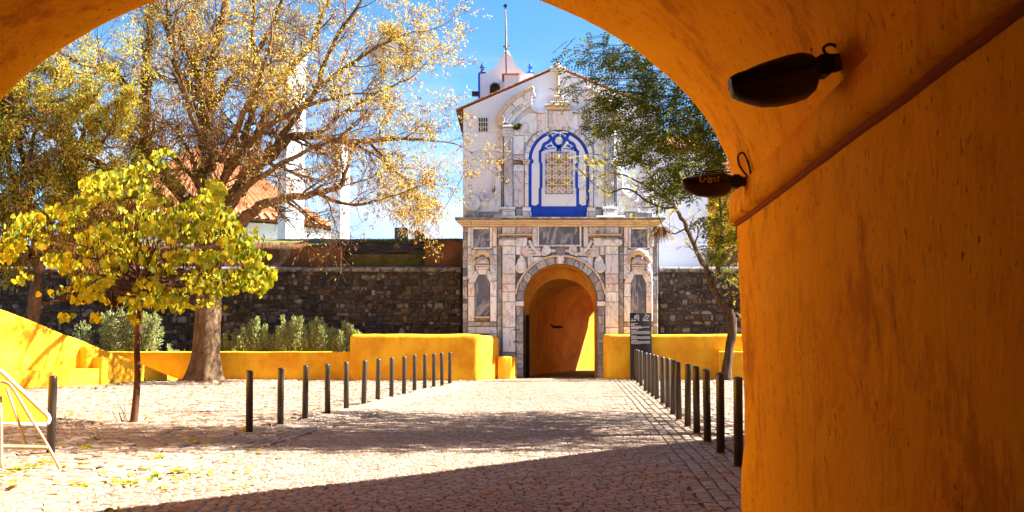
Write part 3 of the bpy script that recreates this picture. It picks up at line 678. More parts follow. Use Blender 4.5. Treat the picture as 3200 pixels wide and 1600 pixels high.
# ---- side bays: framed dark panel, shell, garlands, long dark niche
for c_ in (0, 1):
    mm = (lambda p: mir(p, UC)) if c_ else (lambda p: p)
    slabpx('dark_panel', mm(rect(1480, 717, 1530, 773, 0)), .035, 'marble_blue')
    for pts, mt in ((rect(1461, 709, 1472, 771), 'marble_white'), (rect(1472, 709, 1480, 776), 'marble_white'), (rect(1530, 709, 1539, 776), 'marble_white'), (rect(1539, 709, 1553, 771), 'marble_pink'), (rect(1480, 710, 1530, 717), 'marble_white'), (rect(1480, 773, 1531, 779), 'marble_white')):
        slabpx('panel_frame', mm(pts), .075 + U(0, .02), mt)
    for pts, mt in ((rect(1461, 772, 1473, 796), 'marble_white'), (rect(1461, 797, 1486, 826), 'marble_white'), (rect(1541, 772, 1553, 796), 'marble_white'), (rect(1530, 797, 1553, 826), 'marble_white'), (rect(1461, 826, 1484, 872), 'marble_white'), (rect(1531, 826, 1553, 872), 'marble_white'), (rect(1473, 780, 1541, 797), 'marble_white')):
        slabpx('marble_block', mm(pts), .03, mt)
    cu = 1507.5 if not c_ else 2 * UC - 1507.5
    # scallop shell: two fans of ribs
    b_ = MB()
    for i in range(13):
        a = math.radians(12 + 156 * i / 12); r0, r1 = 9, 27
        pa = FX(cu + r0 * 1.15 * math.cos(a), 806 - r0 * math.sin(a)); pb = FX(cu + r1 * 1.1 * math.cos(a), 803 - r1 * .88 * math.sin(a))
        b_.tube([(pa[0], YG - .08, pa[1]), ((pa[0]+pb[0])/2, YG - .15, (pa[1]+pb[1])/2), (pb[0], YG - .11, pb[1])], [.016, .032, .04], 6)
    for i in range(3):
        for sg in (-1, 1): x, z = FX(cu + sg * (24 + 4 * i), 806 + 6 * i); b_.tube([(x, YG - .04, z), (x + sg * .05, YG - .12, z + .03), (x + sg * .09, YG - .05, z + .0)], [.05, .06, .04], 6)
    part('shell_crest', b_, MT['cornice'], gate, True)
    b_ = MB(); b_.slab(xz([(cu - 22, 826)] + arc(cu, 822, 21, 180, 0, 10, 20) + [(cu + 22, 826)]), YG - .10, YG + .02, .03)
    for i in range(9):
        a = math.radians(14 + 152 * i / 8); pa = FX(cu + 3 * math.cos(a), 824); pb = FX(cu + 20 * math.cos(a), 823 - 19 * math.sin(a)); b_.tube([(pa[0], YG - .10, pa[1]), (pb[0], YG - .115, pb[1])], [.012, .03], 5)
    part('shell', b_, MT['marble_white' if not c_ else 'marble_pink'], gate, True)
    slabpx('shell_ledge', [(cu - 22, 828), (cu + 22, 828), (cu + 21, 833), (cu - 21, 833)], .17, 'cornice'); slabpx('marble_block', rect(cu - 21, 834, cu + 21, 841), .10, 'marble_pink')
    for sg in (-1, 1):
        b_ = MB()
        for i in range(60):
            t = R(); x, z = FX(cu + sg * (29 + 10 * t + U(-6, 6) * (1 - .4 * t)), 828 + 42 * t + U(-4, 4)); b_.ball((x, YG - .05 - U(0, .04), z), U(.022, .04))
        part('grape_garland', b_, MT['marble_white'], gate, True)
    # long niche
    niche = [(cu - 23, 988), (cu - 23, 884), (cu - 12, 859), (cu + 12, 859), (cu + 23, 884), (cu + 23, 988)]
    slabpx('dark_panel', niche, .03, 'marble_blue')
    for pts, mt in (([(cu - 16, 841), (cu + 16, 841), (cu + 11, 858), (cu - 11, 858)], 'marble_white'), ([(cu - 17, 842), (cu - 12, 859), (cu - 24, 884), (cu - 44, 884), (cu - 40, 872)], 'marble_pink' if c_ else 'marble_white'), ([(cu + 17, 842), (cu + 40, 872), (cu + 44, 884), (cu + 24, 884), (cu + 12, 859)], 'marble_pink' if c_ else 'marble_white'),
                    (rect(cu - 45, 885, cu - 24, 926), 'marble_pink' if not c_ else 'marble_white'), (rect(cu - 45, 926, cu - 24, 1005), 'marble_white'), (rect(cu + 24, 878, cu + 45, 926), 'marble_white'), (rect(cu + 24, 926, cu + 45, 1005), 'marble_white' if not c_ else 'marble_pink')):
        slabpx('niche_frame', pts, .085, mt, .02)
    slabpx('niche_sill', [(cu - 24, 989), (cu + 24, 989), (cu + 23, 994), (cu - 23, 994)], .15, 'cornice'); slabpx('niche_sill', [(cu - 20, 994), (cu + 20, 994), (cu + 12, 1003), (cu - 12, 1003)], .10, 'ledge')
    slabpx('marble_block', rect(cu - 46, 1006, cu + 45, 1020), .05, 'marble_grey')
    for pts, mt in ((rect(cu - 46, 1021, cu + 45, 1043), 'marble_white'), (rect(cu - 46, 1044, cu - 22, 1110), 'marble_white'), (rect(cu - 22, 1044, cu + 22, 1110), 'marble_blue'), (rect(cu + 22, 1044, cu + 45, 1110), 'marble_white'), (rect(cu - 46, 1110, cu + 45, 1186), 'marble_grey')):
        slabpx('marble_block', pts, .04, mt)
# ---- cornice in lengths, stepped profile
cuts = [1424, 1475, 1530, 1570, 1612, 1680, 1751, 1818, 1890, 1931, 1975, 2030, 2074]
for i in range(len(cuts) - 1):
    for (v0, v1, pr, mt, ov) in ((684, 690, .62, 'ledge', 0), (690, 697, .50, 'cornice', 6), (697, 702, .36, 'cornice', 12), (702, 709, .22, 'cornice', 18)):
        u0 = cuts[i] + (ov if i == 0 else 0); u1 = cuts[i+1] - (ov if i == len(cuts) - 2 else 0)
        slabpx('cornice_stone', rect(u0, v0, u1, v1, .25), pr + U(-.012, .012), mt, .012, .1)
# iron pintles on the left jamb
for v in (1031, 1068, 1115):
    b_ = MB(); a_ = FX(1604, v); c_ = FX(1623, v); b_.tube([(a_[0], YG - .16, a_[1]), (c_[0], YG - .16, c_[1])], .02, 6); part('iron_pintle', b_, MT['iron'], gate)
# ---- white chapel wall with gable
gab = [(1447, 688), (1447, 338), (1742, 211), (2044, 338), (2057, 345), (2057, 688)]
b_ = MB(); b_.slab(xz(gab), YG + .14, YG + .7); part('chapel_wall', b_, MT['white'], gate)
b_ = MB(); b_.slab(xz([(1447.5, 688), (1447.5, 412), (1561, 411), (1561, 688)]), YG + .12, YG + .2, .01); part('plaster_band', b_, MT['white'], gate)
x0, zt = FX(1447, 338); x1, _ = FX(2057, 338); xm, za = FX(1742, 211)
b_ = MB(); b_.add([(x0, YG + .2, zt), (x0, YG + 7, zt), (x0, YG + 7, 3.0), (x0, YG + .2, 3.0)], [(0, 1, 2, 3)]); b_.add([(x1, YG + .2, zt), (x1, YG + 7, zt), (x1, YG + 7, 3.0), (x1, YG + .2, 3.0)], [(0, 3, 2, 1)]); b_.box(x0, x1, YG + 6.9, YG + 7, 4.7, zt); part('side_wall', b_, MT['marble_grey'], gate)  # unseen sides set in grey stone to cut bounced light on the house
# roof: two slopes, verge tiles one by one
b_ = MB(); xe0, ze0 = FX(1424, 343); xe1, ze1 = FX(2070, 343); za2 = za + .03
b_.add([(xe0, YG + .22, ze0), (xm, YG + .22, za2), (xm, YG + 7.2, za2), (xe0, YG + 7.2, ze0), (xe0, YG + .22, ze0 + .045), (xm, YG + .22, za2 + .045), (xm, YG + 7.2, za2 + .045), (xe0, YG + 7.2, ze0 + .045)], [(0,1,2,3), (4,7,6,5), (0,4,5,1), (0,3,7,4)])
b_.add([(xe1, YG + .22, ze1), (xm, YG + .22, za2), (xm, YG + 7.2, za2), (xe1, YG + 7.2, ze1), (xe1, YG + .22, ze1 + .045), (xm, YG + .22, za2 + .045), (xm, YG + 7.2, za2 + .045), (xe1, YG + 7.2, ze1 + .045)], [(0,3,2,1), (4,5,6,7), (0,1,5,4), (0,4,7,3)])
roof = part('roof', b_, MT['tilecone'], gate)
for sgx, xe, ze in ((-1, xe0, ze0), (1, xe1, ze1)):
    n_ = 15
    for i in range(n_):
        t0, t1 = i / n_, (i + 1.12) / n_; a_ = Vector((xm + (xe - xm) * t0, 0, za2 + (ze - za2) * t0)); c_ = Vector((xm + (xe - xm) * t1, 0, za2 + (ze - za2) * t1)); b_ = MB(); k = 6
        vs = []
        for p, rr, dz in ((a_, .05, .03), (c_, .06, .045)):
            for j in range(k + 1):
                q = math.pi * j / k; vs.append((p.x, YG + .14 + U(-.008, .008) - rr * math.cos(q), p.z + dz + rr * .7 * math.sin(q)))
        b_.add(vs, [(j, j + 1, k + 2 + j, k + 1 + j) for j in range(k)] + [tuple(range(k, -1, -1)), tuple(k + 1 + j for j in range(k + 1))])
        part('tile', b_, MT['tile'], roof)
# small barred window
win = slabpx('window', rect(1494, 365, 1525, 411, 0), -.13, 'darkglass', 0, .2)
for u in (1495, 1502.3, 1509.7, 1517, 1524): slabpx('window_bar', rect(u - .8, 365, u + .8, 411, 0), -.09, 'ironwhite', 0, .12, win)
for v in (366, 380, 395, 410): slabpx('window_bar', rect(1494, v - .7, 1525, v + .7, 0), -.095, 'ironwhite', 0, .12, win)
# ---- marble frame of the upper storey
def b2(name, pts, proud, mat, bev=.012, mat2=None): both(name, pts, proud, mat, UT, bev, mat2, .22)
b2('marble_block', rect(1555, 402, 1574, 437), .02, 'marble_pink'); b2('marble_block', rect(1555, 437, 1574, 500), .02, 'marble_pink', mat2='marble_white')
b2('impost_block', rect(1551, 501, 1575, 507), .16, 'cornice'); b2('impost_block', rect(1554, 507, 1574, 513), .10, 'cornice')
b2('impost_block', rect(1603, 502, 1634, 512), .05, 'ledge'); b2('impost_block', rect(1632, 500, 1657, 507), .13, 'cornice'); b2('impost_block', rect(1634, 507, 1655, 513), .10, 'cornice')
b2('marble_block', rect(1567, 514, 1574, 650), .02, 'marble_grey'); b2('marble_block', rect(1555, 514, 1567, 537), .03, 'marble_white')
def fluted(v0, v1, mt, c_):
    u0, u1 = (1575.5, 1602) if not c_ else (2 * UT - 1602, 2 * UT - 1575.5)
    def ex(b_):
        for i in range(6):
            uu = u0 + 2 + (u1 - u0 - 4) * i / 5; pa = FX(uu, v0 + 4); pb = FX(uu, v1 - 4); b_.box(pa[0] - .012, pa[0] + .012, YG - .155, YG - .11, pb[1], pa[1])
    slabpx('pilaster_block', rect(u0, v0, u1, v1), .12, mt, .01, .2, None, ex)
for c_ in (0, 1):
    for v0, v1, mt in ((427, 500, 'marble_white'), (500, 574, 'marble_pink' if not c_ else 'marble_white'), (574, 648, 'marble_white')): fluted(v0, v1, mt, c_)
    cu = 1587 if not c_ else 2 * UT - 1587
    b_ = MB(); b_.slab(xz(rect(cu - 15, 400, cu + 15, 424, 0)), YG - .14, YG + .2, .03); b_.slab(xz(rect(cu - 18, 394, cu + 18, 400, 0)), YG - .24, YG + .2, .02); b_.slab(xz(rect(cu - 16, 421, cu + 16, 427, 0)), YG - .19, YG + .2, .02)
    for i in range(4):
        for j in range(2): x, z = FX(cu - 12 + 8 * i, 407 + 9 * j); b_.ball((x, YG - .17, z), .06)
    part('capital', b_, MT['marble_white'], gate)
b2('marble_block', rect(1603, 423, 1638, 483), .02, 'marble_white'); b2('marble_block', rect(1603, 484, 1609, 501), .02, 'marble_white'); b2('marble_block', rect(1609, 484, 1638, 501), .02, 'marble_pink', mat2='marble_white')
b2('marble_block', rect(1603, 514, 1638, 537), .02, 'marble_white'); b2('marble_block', rect(1603, 537, 1638, 648), .02, 'marble_pink', mat2='marble_white')
for pts in (rect(1606, 540, 1607.5, 645, 0), rect(1633.5, 540, 1635, 645, 0)): b2('fillet', pts, .03, 'marble_white', 0)
b2('marble_block', rect(1639, 513, 1652, 574), .06, 'marble_white'); b2('marble_block', rect(1639, 574, 1652, 648), .06, 'marble_pink', mat2='marble_white')
b2('pedestal', rect(1564, 648, 1612, 656), .24, 'marble_white'); b2('pedestal', rect(1568, 656, 1608, 662), .19, 'marble_white'); b2('pedestal', rect(1567, 662, 1610, 677), .22, 'marble_white')
b2('pedestal', rect(1612, 652, 1634, 680), .05, 'marble_grey'); b2('pedestal', rect(1632, 648, 1659, 662), .12, 'marble_white'); b2('pedestal', rect(1632, 662, 1654, 682), .10, 'marble_pink'); b2('pedestal', rect(1654, 662, 1661, 682), .10, 'marble_white')
b2('white_ledge', rect(1543, 677, 1632, 681, 0), .30, 'ironwhite')
nR = 15
for i in range(nR):
    a0 = 180.0 * i / nR + .4; a1 = 180.0 * (i + 1) / nR - .4
    slabpx('voussoir', arc(UT, 500, 95, a0, a1, 2) + arc(UT, 500, 108, a1, a0, 2), .07, 'marble_white' if i % 4 else 'marble_pink', .012, .2)
# tympanum blocks
b2('marble_block', [(1604, 422), (1604, 397), (1628, 372), (1652, 354), (1678, 354), (1678, 414), (1664, 422)], .03, 'marble_white')
b2('marble_block', [(1639, 423), (1663, 423), (1650, 440), (1639, 448)], .03, 'marble_white'); b2('marble_block', [(1679, 355), (1706, 355), (1706, 403), (1679, 412)], .035, 'marble_pink', mat2='marble_white')
slabpx('carved_block', rect(1713, 345, 1783, 396), .10, 'marble_pink', .05, .2)
b2('carved_block', [(1706, 345), (1712, 345), (1712, 398), (1706, 402)], .06, 'marble_white')
for sg in (-1, 1):
    ribpart('carved_rib', [(p.x, p.y) for p in smooth_path([Vector((UT + sg * 31, 352, 0)), Vector((UT + sg * 24, 366, 0)), Vector((UT + sg * 30, 382, 0)), Vector((UT + sg * 22, 392, 0))], 3)], 3, .13, 'marble_white')
for v0, v1, w, pr in ((329, 334, 42, .26), (334, 344, 39, .18), (320, 329, 26, .22), (302, 320, 15, .18), (326, 329.5, 33, .2)): slabpx('crest_stone', rect(1745 - w, v0, 1745 + w, v1, 0), pr, 'cornice' if v1 < 345 else 'marble_white', .02, .2)
# cross on the gable
b_ = MB(); b_.slab(xz(rect(1737.5, 205, 1747.5, 302, 0)), YG - .02, YG + .2, .02); b_.slab(xz(rect(1719, 209, 1767, 221, 0)), YG - .035, YG + .2, .02); x, z = FX(1742, 205); b_.ball((x, YG + .1, z), .14, 10); part('gable_cross', b_, MT['cornice'], gate)
# broken segmental pediment
for c_ in (0, 1):
    for (r1, r0, pr, mt, cutsA) in ((229, 219, .34, 'cornice', [111, 119, 128, 137, 149]), (219, 200, .22, 'marble_white', [111.5, 122, 133, 149]), (200, 190, .15, 'marble_white', [116, 126, 138, 149]), (190, 180, .10, 'marble_white', [117, 131, 149])):
        for i in range(len(cutsA) - 1):
            a0, a1 = cutsA[i] + .15, cutsA[i+1] - .15; pts = arc(UT + 1, 487, r1, a0, a1, 4) + arc(UT + 1, 487, r0, a1, a0, 4)
            slabpx('pediment_stone', mir(pts, UT) if c_ else pts, pr + U(-.01, .01), mt, .02, .2)
    cu = 1563 if not c_ else 2 * UT - 1563; volute('volute', cu, 379, 15, .30, 'cornice', 1.8, -1 if not c_ else 1)
    pth = smooth_path([Vector((1668, 276, 0)), Vector((1660, 296, 0)), Vector((1657, 318, 0)), Vector((1664, 338, 0)), Vector((1680, 350, 0)), Vector((1704, 351, 0))], 3); pth = [(p.x, p.y) for p in pth]
    ribpart('pediment_scroll', mir(pth, UT) if c_ else pth, 7, .16, 'marble_white', None, .2)
# side scroll buttresses
for c_ in (0, 1):
    mm = (lambda p: mir(p, UT)) if c_ else (lambda p: p)
    slabpx('scroll_base', mm(rect(1454, 664, 1498, 682)), .06, 'marble_grey', .012, .2); slabpx('scroll_base', mm(rect(1498, 664, 1544, 682)), .06, 'marble_grey', .012, .2)
    slabpx('scroll_buttress', mm([(1500, 662), (1500, 630), (1518, 626), (1538, 616), (1548, 602), (1552, 585), (1566, 585), (1566, 662)]), .0, 'marble_white', .012, .2)
    slabpx('scroll_buttress', mm([(1547, 604), (1546, 572), (1547, 552), (1553, 540), (1562, 537), (1566, 541), (1566, 600)]), .08, 'marble_white', .03, .2)
    volute('volute', 1476 if not c_ else 2 * UT - 1476, 636, 25.5, .06, 'marble_white', 2.5, 1 if not c_ else -1)
    pth = smooth_path([Vector((1508, 606, 0)), Vector((1506, 616, 0)), Vector((1514, 625, 0)), Vector((1532, 620, 0)), Vector((1546, 608, 0)), Vector((1554, 594, 0))], 3); pth = [(p.x, p.y) for p in pth]
    ribpart('scroll_leaf', mm(pth), 9, .09, 'marble_white', None, .2)
# ---- blue painted niche with the window
top = arc(UT, 500, 94.5, 0, 180, 28)
niche = slabpx('blue_panel', [(UT + 94.5, 682)] + top + [(UT - 94.5, 682)], -.06, 'blue', 0, .25)
wp = [(UT + 85, 640), (UT + 85, 512), (UT + 79, 508), (UT + 79, 500)] + arc(UT, 500, 85, 4, 176, 24) + [(UT - 79, 500), (UT - 79, 508), (UT - 85, 512), (UT - 85, 640), (UT - 72, 642), (UT - 66, 637), (UT + 66, 637), (UT + 72, 642)]
slabpx('white_field', wp, -.052, 'white', 0, .2, niche)
slabpx('white_field', [(UT - 56, 644), (UT - 56, 474), (UT - 46, 464), (UT - 8, 460), (UT + 8, 460), (UT + 46, 464), (UT + 56, 474), (UT + 56, 644)], -.044, 'white', 0, .2, niche)
def brib(path, w, sm=3, mt='blue', pr=-.040):
    pth = [(p.x, p.y) for p in smooth_path([Vector((u, v, 0)) for u, v in path], sm)] if sm else path
    ribpart('painted_scroll', pth, w, pr, mt, niche, .18); 
def b2rib(path, w, sm=3): brib(path, w, sm); brib([(2 * UT - u, v) for u, v in path], w, sm)
C1 = lambda x, y: (1550 + x / 2.862 + (UT - 1746.4), 250 + y / 2.862)
b2rib([C1(394, 1132), C1(394, 972), C1(403, 955), C1(403, 745), C1(394, 728), C1(394, 636), C1(418, 622)], 9, 0)
b2rib([C1(410, 630), C1(420, 600), C1(432, 572), C1(462, 556), C1(486, 535), C1(490, 508), C1(474, 488)], 10)
b2rib([C1(430, 612), C1(446, 604), C1(452, 618)], 5); b2rib([C1(460, 598), C1(482, 584), C1(500, 590)], 6)
b2rib([C1(474, 488), C1(492, 480), C1(520, 478)], 6); b2rib([C1(392, 640), C1(450, 618), C1(530, 608)], 2.5, 2)
brib([C1(562 + 48 * math.sin(t * .3307) * (1 if True else 0), 540 - 50 * math.cos(t * .3307)) for t in range(20)], 10)
brib([C1(562, 588), C1(562, 640)], 15, 0)
brib([C1(480, 470), C1(522, 462), C1(562, 470), C1(602, 462), C1(644, 470)], 5, 3, 'white')
brib([C1(440, 1118), C1(690, 1118)], .1, 0)
# window behind its grille
sh = slabpx('window', [(1703, 606), (1703, 481), (UT - 25, 474), (UT, 472), (UT + 25, 474), (1790, 481), (1790, 606)], -.03, 'blue', 0, .16, gate)
for u0, u1 in ((1708, 1744.5), (1748.5, 1785)):
    lf = slabpx('shutter', [(u0, 603), (u0, 480), ((u0+u1)/2, 477), (u1, 476 if u0 < 1740 else 480), (u1, 603)], -.018, 'ochre', .004, .15, sh)
for u, v0, v1 in ((1746.5, 476, 603), (1727, 478, 603), (1766, 478, 603)): slabpx('glazing_bar', rect(u - 1.6, v0, u + 1.6, v1, 0), .0, 'ochre', .004, .1, sh)
for v in (524, 566): slabpx('glazing_bar', rect(1708, v - 1.2, 1785, v + 1.2, 0), -.002, 'ochre', .004, .1, sh)
yb = YG - .10
def FW(u, v): x, z = FX(u, v); return (x, yb, z)
for i in range(11):
    u = 1703 + 8.7 * i; b_ = MB(); b_.tube([FW(u, 470 + abs(u - UT) * .12), FW(u, 609)], .0075, 5); part('grille_bar', b_, MT['ironwhite'], sh)
for v in (476, 514, 541, 578, 604): b_ = MB(); b_.tube([FW(1701, v), FW(1792, v)], .008, 5); part('grille_bar', b_, MT['ironwhite'], sh)
for cu in (1724.5, 1768.5):
    for cv in (508.5, 573.5):
        for sg in (-1, 1):
            pts = []
            for i in range(17): t = i / 16; a = 4.4 * math.pi * (1 - t); r = 2 + 8 * t; pts.append((cu + sg * (-10 + r * math.cos(a + math.pi)) , cv - 20 - r * math.sin(a) * .95))
            pts += [(cu + sg * -20, cv - 16), (cu + sg * -13, cv - 6), (cu, cv), (cu + sg * 13, cv + 6), (cu + sg * 20, cv + 16)]
            for i in range(17): t = 1 - i / 16; a = 4.4 * math.pi * (1 - t); r = 2 + 8 * t; pts.append((cu + sg * (10 + r * math.cos(a)), cv + 20 + r * math.sin(a) * .95))
            b_ = MB(); b_.tube([FW(u, v) for u, v in pts], .013, 5); part('grille_scroll', b_, MT['ironwhite'], sh)
# plants rooted in the masonry
def tuft(name, c, n, L, mat, lab, cat, droop=0.0, w=.012, spread=.6, grp=None):
    b_ = MB()
    for i in range(n):
        d = Vector((U(-1, 1) * spread, -abs(U(.1, 1)) * spread, U(.2, 1) - droop)).normalized(); p = Vector(c) + Vector((U(-.05, .05), 0, U(-.05, .05))); l_ = L * U(.5, 1); q = p + d * l_ * .55; r_ = p + d * l_ + Vector((0, 0, -l_ * .25 * (1 + droop)))
        s_ = d.cross(Vector((U(-1, 1), U(-1, 1), U(-1, 1)))).normalized() * w
        b_.add([p - s_ * .5, p + s_ * .5, q + s_, q - s_, r_], [(0, 1, 2, 3), (3, 2, 4)])
    return solid(name, b_, MT[mat], tuple(c), lab, cat, grp)
x, z = FX(1616, 404); tuft('wall_plant', (x, YG - .12, z), 60, .28, 'leaf_locust', 'small green plant rooted beside the left capital', 'plant', 0, .05, .9)
x, z = FX(2062, 712); tuft('dry_bush', (x, YG - .1, z), 260, .62, 'dry_weed', 'dry brown weed hanging from the right end of the cornice', 'plant', 1.1, .008, .9)
x, z = FX(1546, 600); tuft('wall_grass', (x, YG - .0, z), 40, .3, 'dry_weed', 'dry grass tuft growing on the left scroll buttress', 'plant', 0, .008)
x, z = FX(1866, 731); tuft('wall_grass', (x, YG - .28, z), 24, .2, 'grass_green', 'little grass tuft on the right shelf moulding', 'plant', 0, .008)
# ---- the passage through the gate
pas = MB()
def pl_(u, Y): return ((u - 1600) / F * Y * .995, Y)
lw = [pl_(UC - AR, YG + .5), pl_(1660, 41.6), pl_(1664, 42.4), pl_(1745, 46.0), pl_(1765, 46.6), pl_(1802, 47.2)]
vz = [4.02, 4.0, 3.75, 3.9, 3.9, 3.8]
# reveal: same arch as the front, a little wider behind
def arch_ring(cx, hw, zs, y, n=18, rise=None):
    rise = rise or hw
    return [(cx - hw, y, -.02)] + [(cx - hw * math.cos(math.pi * i / n), y, zs + rise * math.sin(math.pi * i / n)) for i in range(n + 1)] + [(cx + hw, y, -.02)]
xc, zs = FX(UC, AC); hw = FX(UC + AR, AC)[0] - xc
rings = [arch_ring(xc, hw + .002, zs, YG + .5), arch_ring(xc, hw + .06, zs - .1, YG + 1.4, rise=hw + .02), arch_ring(xc, hw + .06, zs - .1, YG + 1.42, rise=hw + .02)]
def loftr(b_, rings):
    m2 = len(rings[0]); vs = [p for r in rings for p in r]
    b_.add(vs, [(i*m2 + j, i*m2 + j + 1, (i+1)*m2 + j + 1, (i+1)*m2 + j) for i in range(len(rings)-1) for j in range(m2 - 1)])
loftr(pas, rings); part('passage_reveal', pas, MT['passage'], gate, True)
# inner vault: swings to the right as it goes back
pas = MB(); rr_ = []
for t in [i / 12 for i in range(13)]:
    y = YG + 1.42 + 8.2 * t; cx = xc + .10 + 2.75 * t ** 1.6; rr_.append(arch_ring(cx, hw - .12 + .5 * t, zs - .35 - .1 * t, y, 18, hw - .10))
rr_[-1] = [(x + (.95 * max(0, z / 3.2) ** 1.3 if x < cx else 0), y, z) for x, y, z in rr_[-1]]
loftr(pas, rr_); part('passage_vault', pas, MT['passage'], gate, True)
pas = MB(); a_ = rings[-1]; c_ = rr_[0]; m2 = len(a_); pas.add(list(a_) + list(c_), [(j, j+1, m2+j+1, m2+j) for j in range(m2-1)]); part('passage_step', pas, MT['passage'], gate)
b_ = MB(); q0 = P(1645, 985, YG + 1.1); b_.box(q0.x - .02, q0.x + .11, YG + .9, YG + 1.3, 0, 2.25); part('door_recess_shade', b_, MT['void'], gate)  # door leaf and its shaded recess, painted as one near-black strip
# far end of the passage: sunlit wall outside, seen through the inner arch
b_ = MB(); b_.prism([(2.2, 49.75), (8.0, 53.6), (7.8, 54.2), (2.0, 50.2)], -.05, 4.34); part('inner_court_wall', b_, MT['yellow'], gate)
b_ = MB(); b_.box(.2, 4.0, 49.62, 54.5, 4.35, 4.6); b_.box(-.4, 1.95, 49.8, 54.5, -.05, 4.34); part('passage_shade_slab', b_, MT['passage'], gate)  # slab added over the court to keep sky light out of the passage
q = P(1742, 1022, 44.8)
lp = MB(); lp.lathe((0, 0, 0), [(.01, .05), (.12, .035), (.17, 0), (.15, -.035), (.06, -.05), (.01, -.052)], 12); lp.v = [(q.x + x * 1.35, q.y + y * .7, q.z + z) for x, y, z in lp.v]; lt = solid('passage_lamp', lp, MT['lampblack'], tuple(q), 'small dark lamp on the wall inside the gate passage', 'lamp'); 
b_ = MB(); b_.tube([(q.x - .14, q.y, q.z + .02), (q.x - .26, q.y + .1, q.z + .08), (q.x - .26, q.y + .35, q.z + .1)], .028, 6); part('arm', b_, MT['iron'], lt)
# ================================================================== TOWN RAMPART
YW = 41.6
def rubble(u0, u1, z0, z1, seed, lab, keep):
    xa, xb = P(u0, 1000, YW).x, P(u1, 1000, YW).x
    t = thing('rampart_wall', ((xa + xb) / 2, YW, 0), lab, 'wall', 'rubble rampart either side of the gate')
    b_ = MB(); b_.box(xa, xb, YW, YW + 1.2, -.1, z1); part('wall_core', b_, MT['mortar'], t)
    random.seed(seed); sts = []; z = z0
    while z < z1 - .05:
        h = U(.10, .25); x = xa + U(-.2, 0)
        while x < xb - .05:
            w = U(.14, .42) if R() < .7 else U(.08, .16)
            x0_, x1_ = max(xa, x), min(xb, x + w)
            if x1_ - x0_ > .07: sts.append((x0_, x1_, z + U(-.05, .04), z + h + U(-.04, .05)))
            x += w + U(.0, .03)
        z += h * .97
    def one(b_, s_):
        x0_, x1_, za_, zb_ = s_; zb_ = min(zb_, z1 - .01); n = 8; cx, cz = (x0_ + x1_) / 2, (za_ + zb_) / 2; rx, rz = (x1_ - x0_) / 2 * .96, (zb_ - za_) / 2 * .95; poly = []
        for i in range(n):
            a = 2 * math.pi * i / n + U(-.2, .2); r = U(.86, 1.08); c_, s2 = math.cos(a), math.sin(a); k = 1 / max(abs(c_), abs(s2)) ** .6
            poly.append((cx + rx * c_ * r * min(k, 1.22), cz + rz * s2 * r * min(k, 1.22)))
        pr = U(.02, .085); b_.slab(poly, YW - pr, YW + .02, min(.035, pr * .9))
    order = sorted(range(len(sts)), key=lambda i: -(sts[i][1] - sts[i][0]) * (sts[i][3] - sts[i][2]))
    vis = [i for i in order if keep(sts[i])][:300 if seed == 61 else 120]; vs_ = set(vis); rest = MB()
    for i, s_ in enumerate(sts):
        if i in vs_: q = MB(); one(q, s_); part('stone', q, MT['rubble'], t)
        else: one(rest, s_)
    part('rubble_fill', rest, MT['rubble'], t, kind='stuff')
    # rounded cordon, block by block
    x = xa
    while x < xb:
        w = min(U(.55, 1.25), xb - x); b2_ = MB(); k = 8; vs = []
        for xx in (x + .008, x + w - .008):
            for j in range(k + 1): a = -math.pi / 2 + math.pi * j / k; vs.append((xx, YW - .02 - .17 * math.cos(a), z1 + .09 + .10 * math.sin(a)))
            vs += [(xx, YW + .4, z1 + .19), (xx, YW + .4, z1 - .01)]
        m2 = k + 3; b2_.add(vs, [(j, (j+1) % m2, m2 + (j+1) % m2, m2 + j) for j in range(m2)] + [tuple(range(m2))[::-1], tuple(m2 + j for j in range(m2))])
        part('cordon_block', b2_, MT['cordon'], t); x += w
    return t
ZC = P(1200, 850, YW).z
wl = rubble(-150, 1440, .2, ZC, 61, 'dark rubble rampart wall with a rounded stone cordon, left of the gate', lambda s_: s_[0] > P(640, 1000, YW).x and s_[2] > 1.0)
wr = rubble(2062, 2700, .2, ZC, 62, 'brown rubble rampart wall right of the gate behind the slanting tree', lambda s_: s_[1] < P(2330, 1000, YW).x and s_[2] > 1.3)
# earth parapet above the cordon
def earth(t, u0, u1, v0, yo, mat, th=1.6, seed=0):
    xa, xb = P(u0, 800, YW).x, P(u1, 800, YW).x; b_ = MB(); nx = max(2, int((xb - xa) / .3)); nz_ = 6; z0 = ZC + .15; z1 = P(1000, v0, YW + yo).z
    vs = []
    for j in range(nz_ + 1):
        for i in range(nx + 1):
            x = xa + (xb - xa) * i / nx; z = z0 + (z1 - z0) * j / nz_; d = .12 * noise.noise(Vector((x * .9, z * 1.3, seed))) ; zz = z + (.08 * noise.noise(Vector((x * 1.1, seed, 2))) if j == nz_ else 0)
            vs.append((x, YW + yo + .12 * j / nz_ + d, zz))
    for i in range(nx + 1): x, y, z = vs[nz_ * (nx + 1) + i]; vs.append((x, y + th, z + .16))
    m2 = nx + 1; b_.add(vs, [(j*m2 + i, j*m2 + i + 1, (j+1)*m2 + i + 1, (j+1)*m2 + i) for j in range(nz_ + 1) for i in range(nx)])
    return part('earth_parapet', b_, MT[mat], t, True)
earth(wl, -150, 1068, 768, .25, 'earth', 1.6, 3); earth(wl, 1030, 1350, 752, 1.15, 'slate', 1.4, 5); earth(wl, 1325, 1446, 752, .30, 'earth', 2.2, 7)
earth(wr, 2215, 2700, 775, .4, 'earth', 1.6, 9)
b_ = MB(); b_.box(P(1068, 800, YW).x, P(1330, 800, YW).x, YW + .2, YW + 1.3, ZC + .1, ZC + .2); part('grass_ledge', b_, MT['drygrass'], wl)
zt = P(1000, 742, YW + 3).z
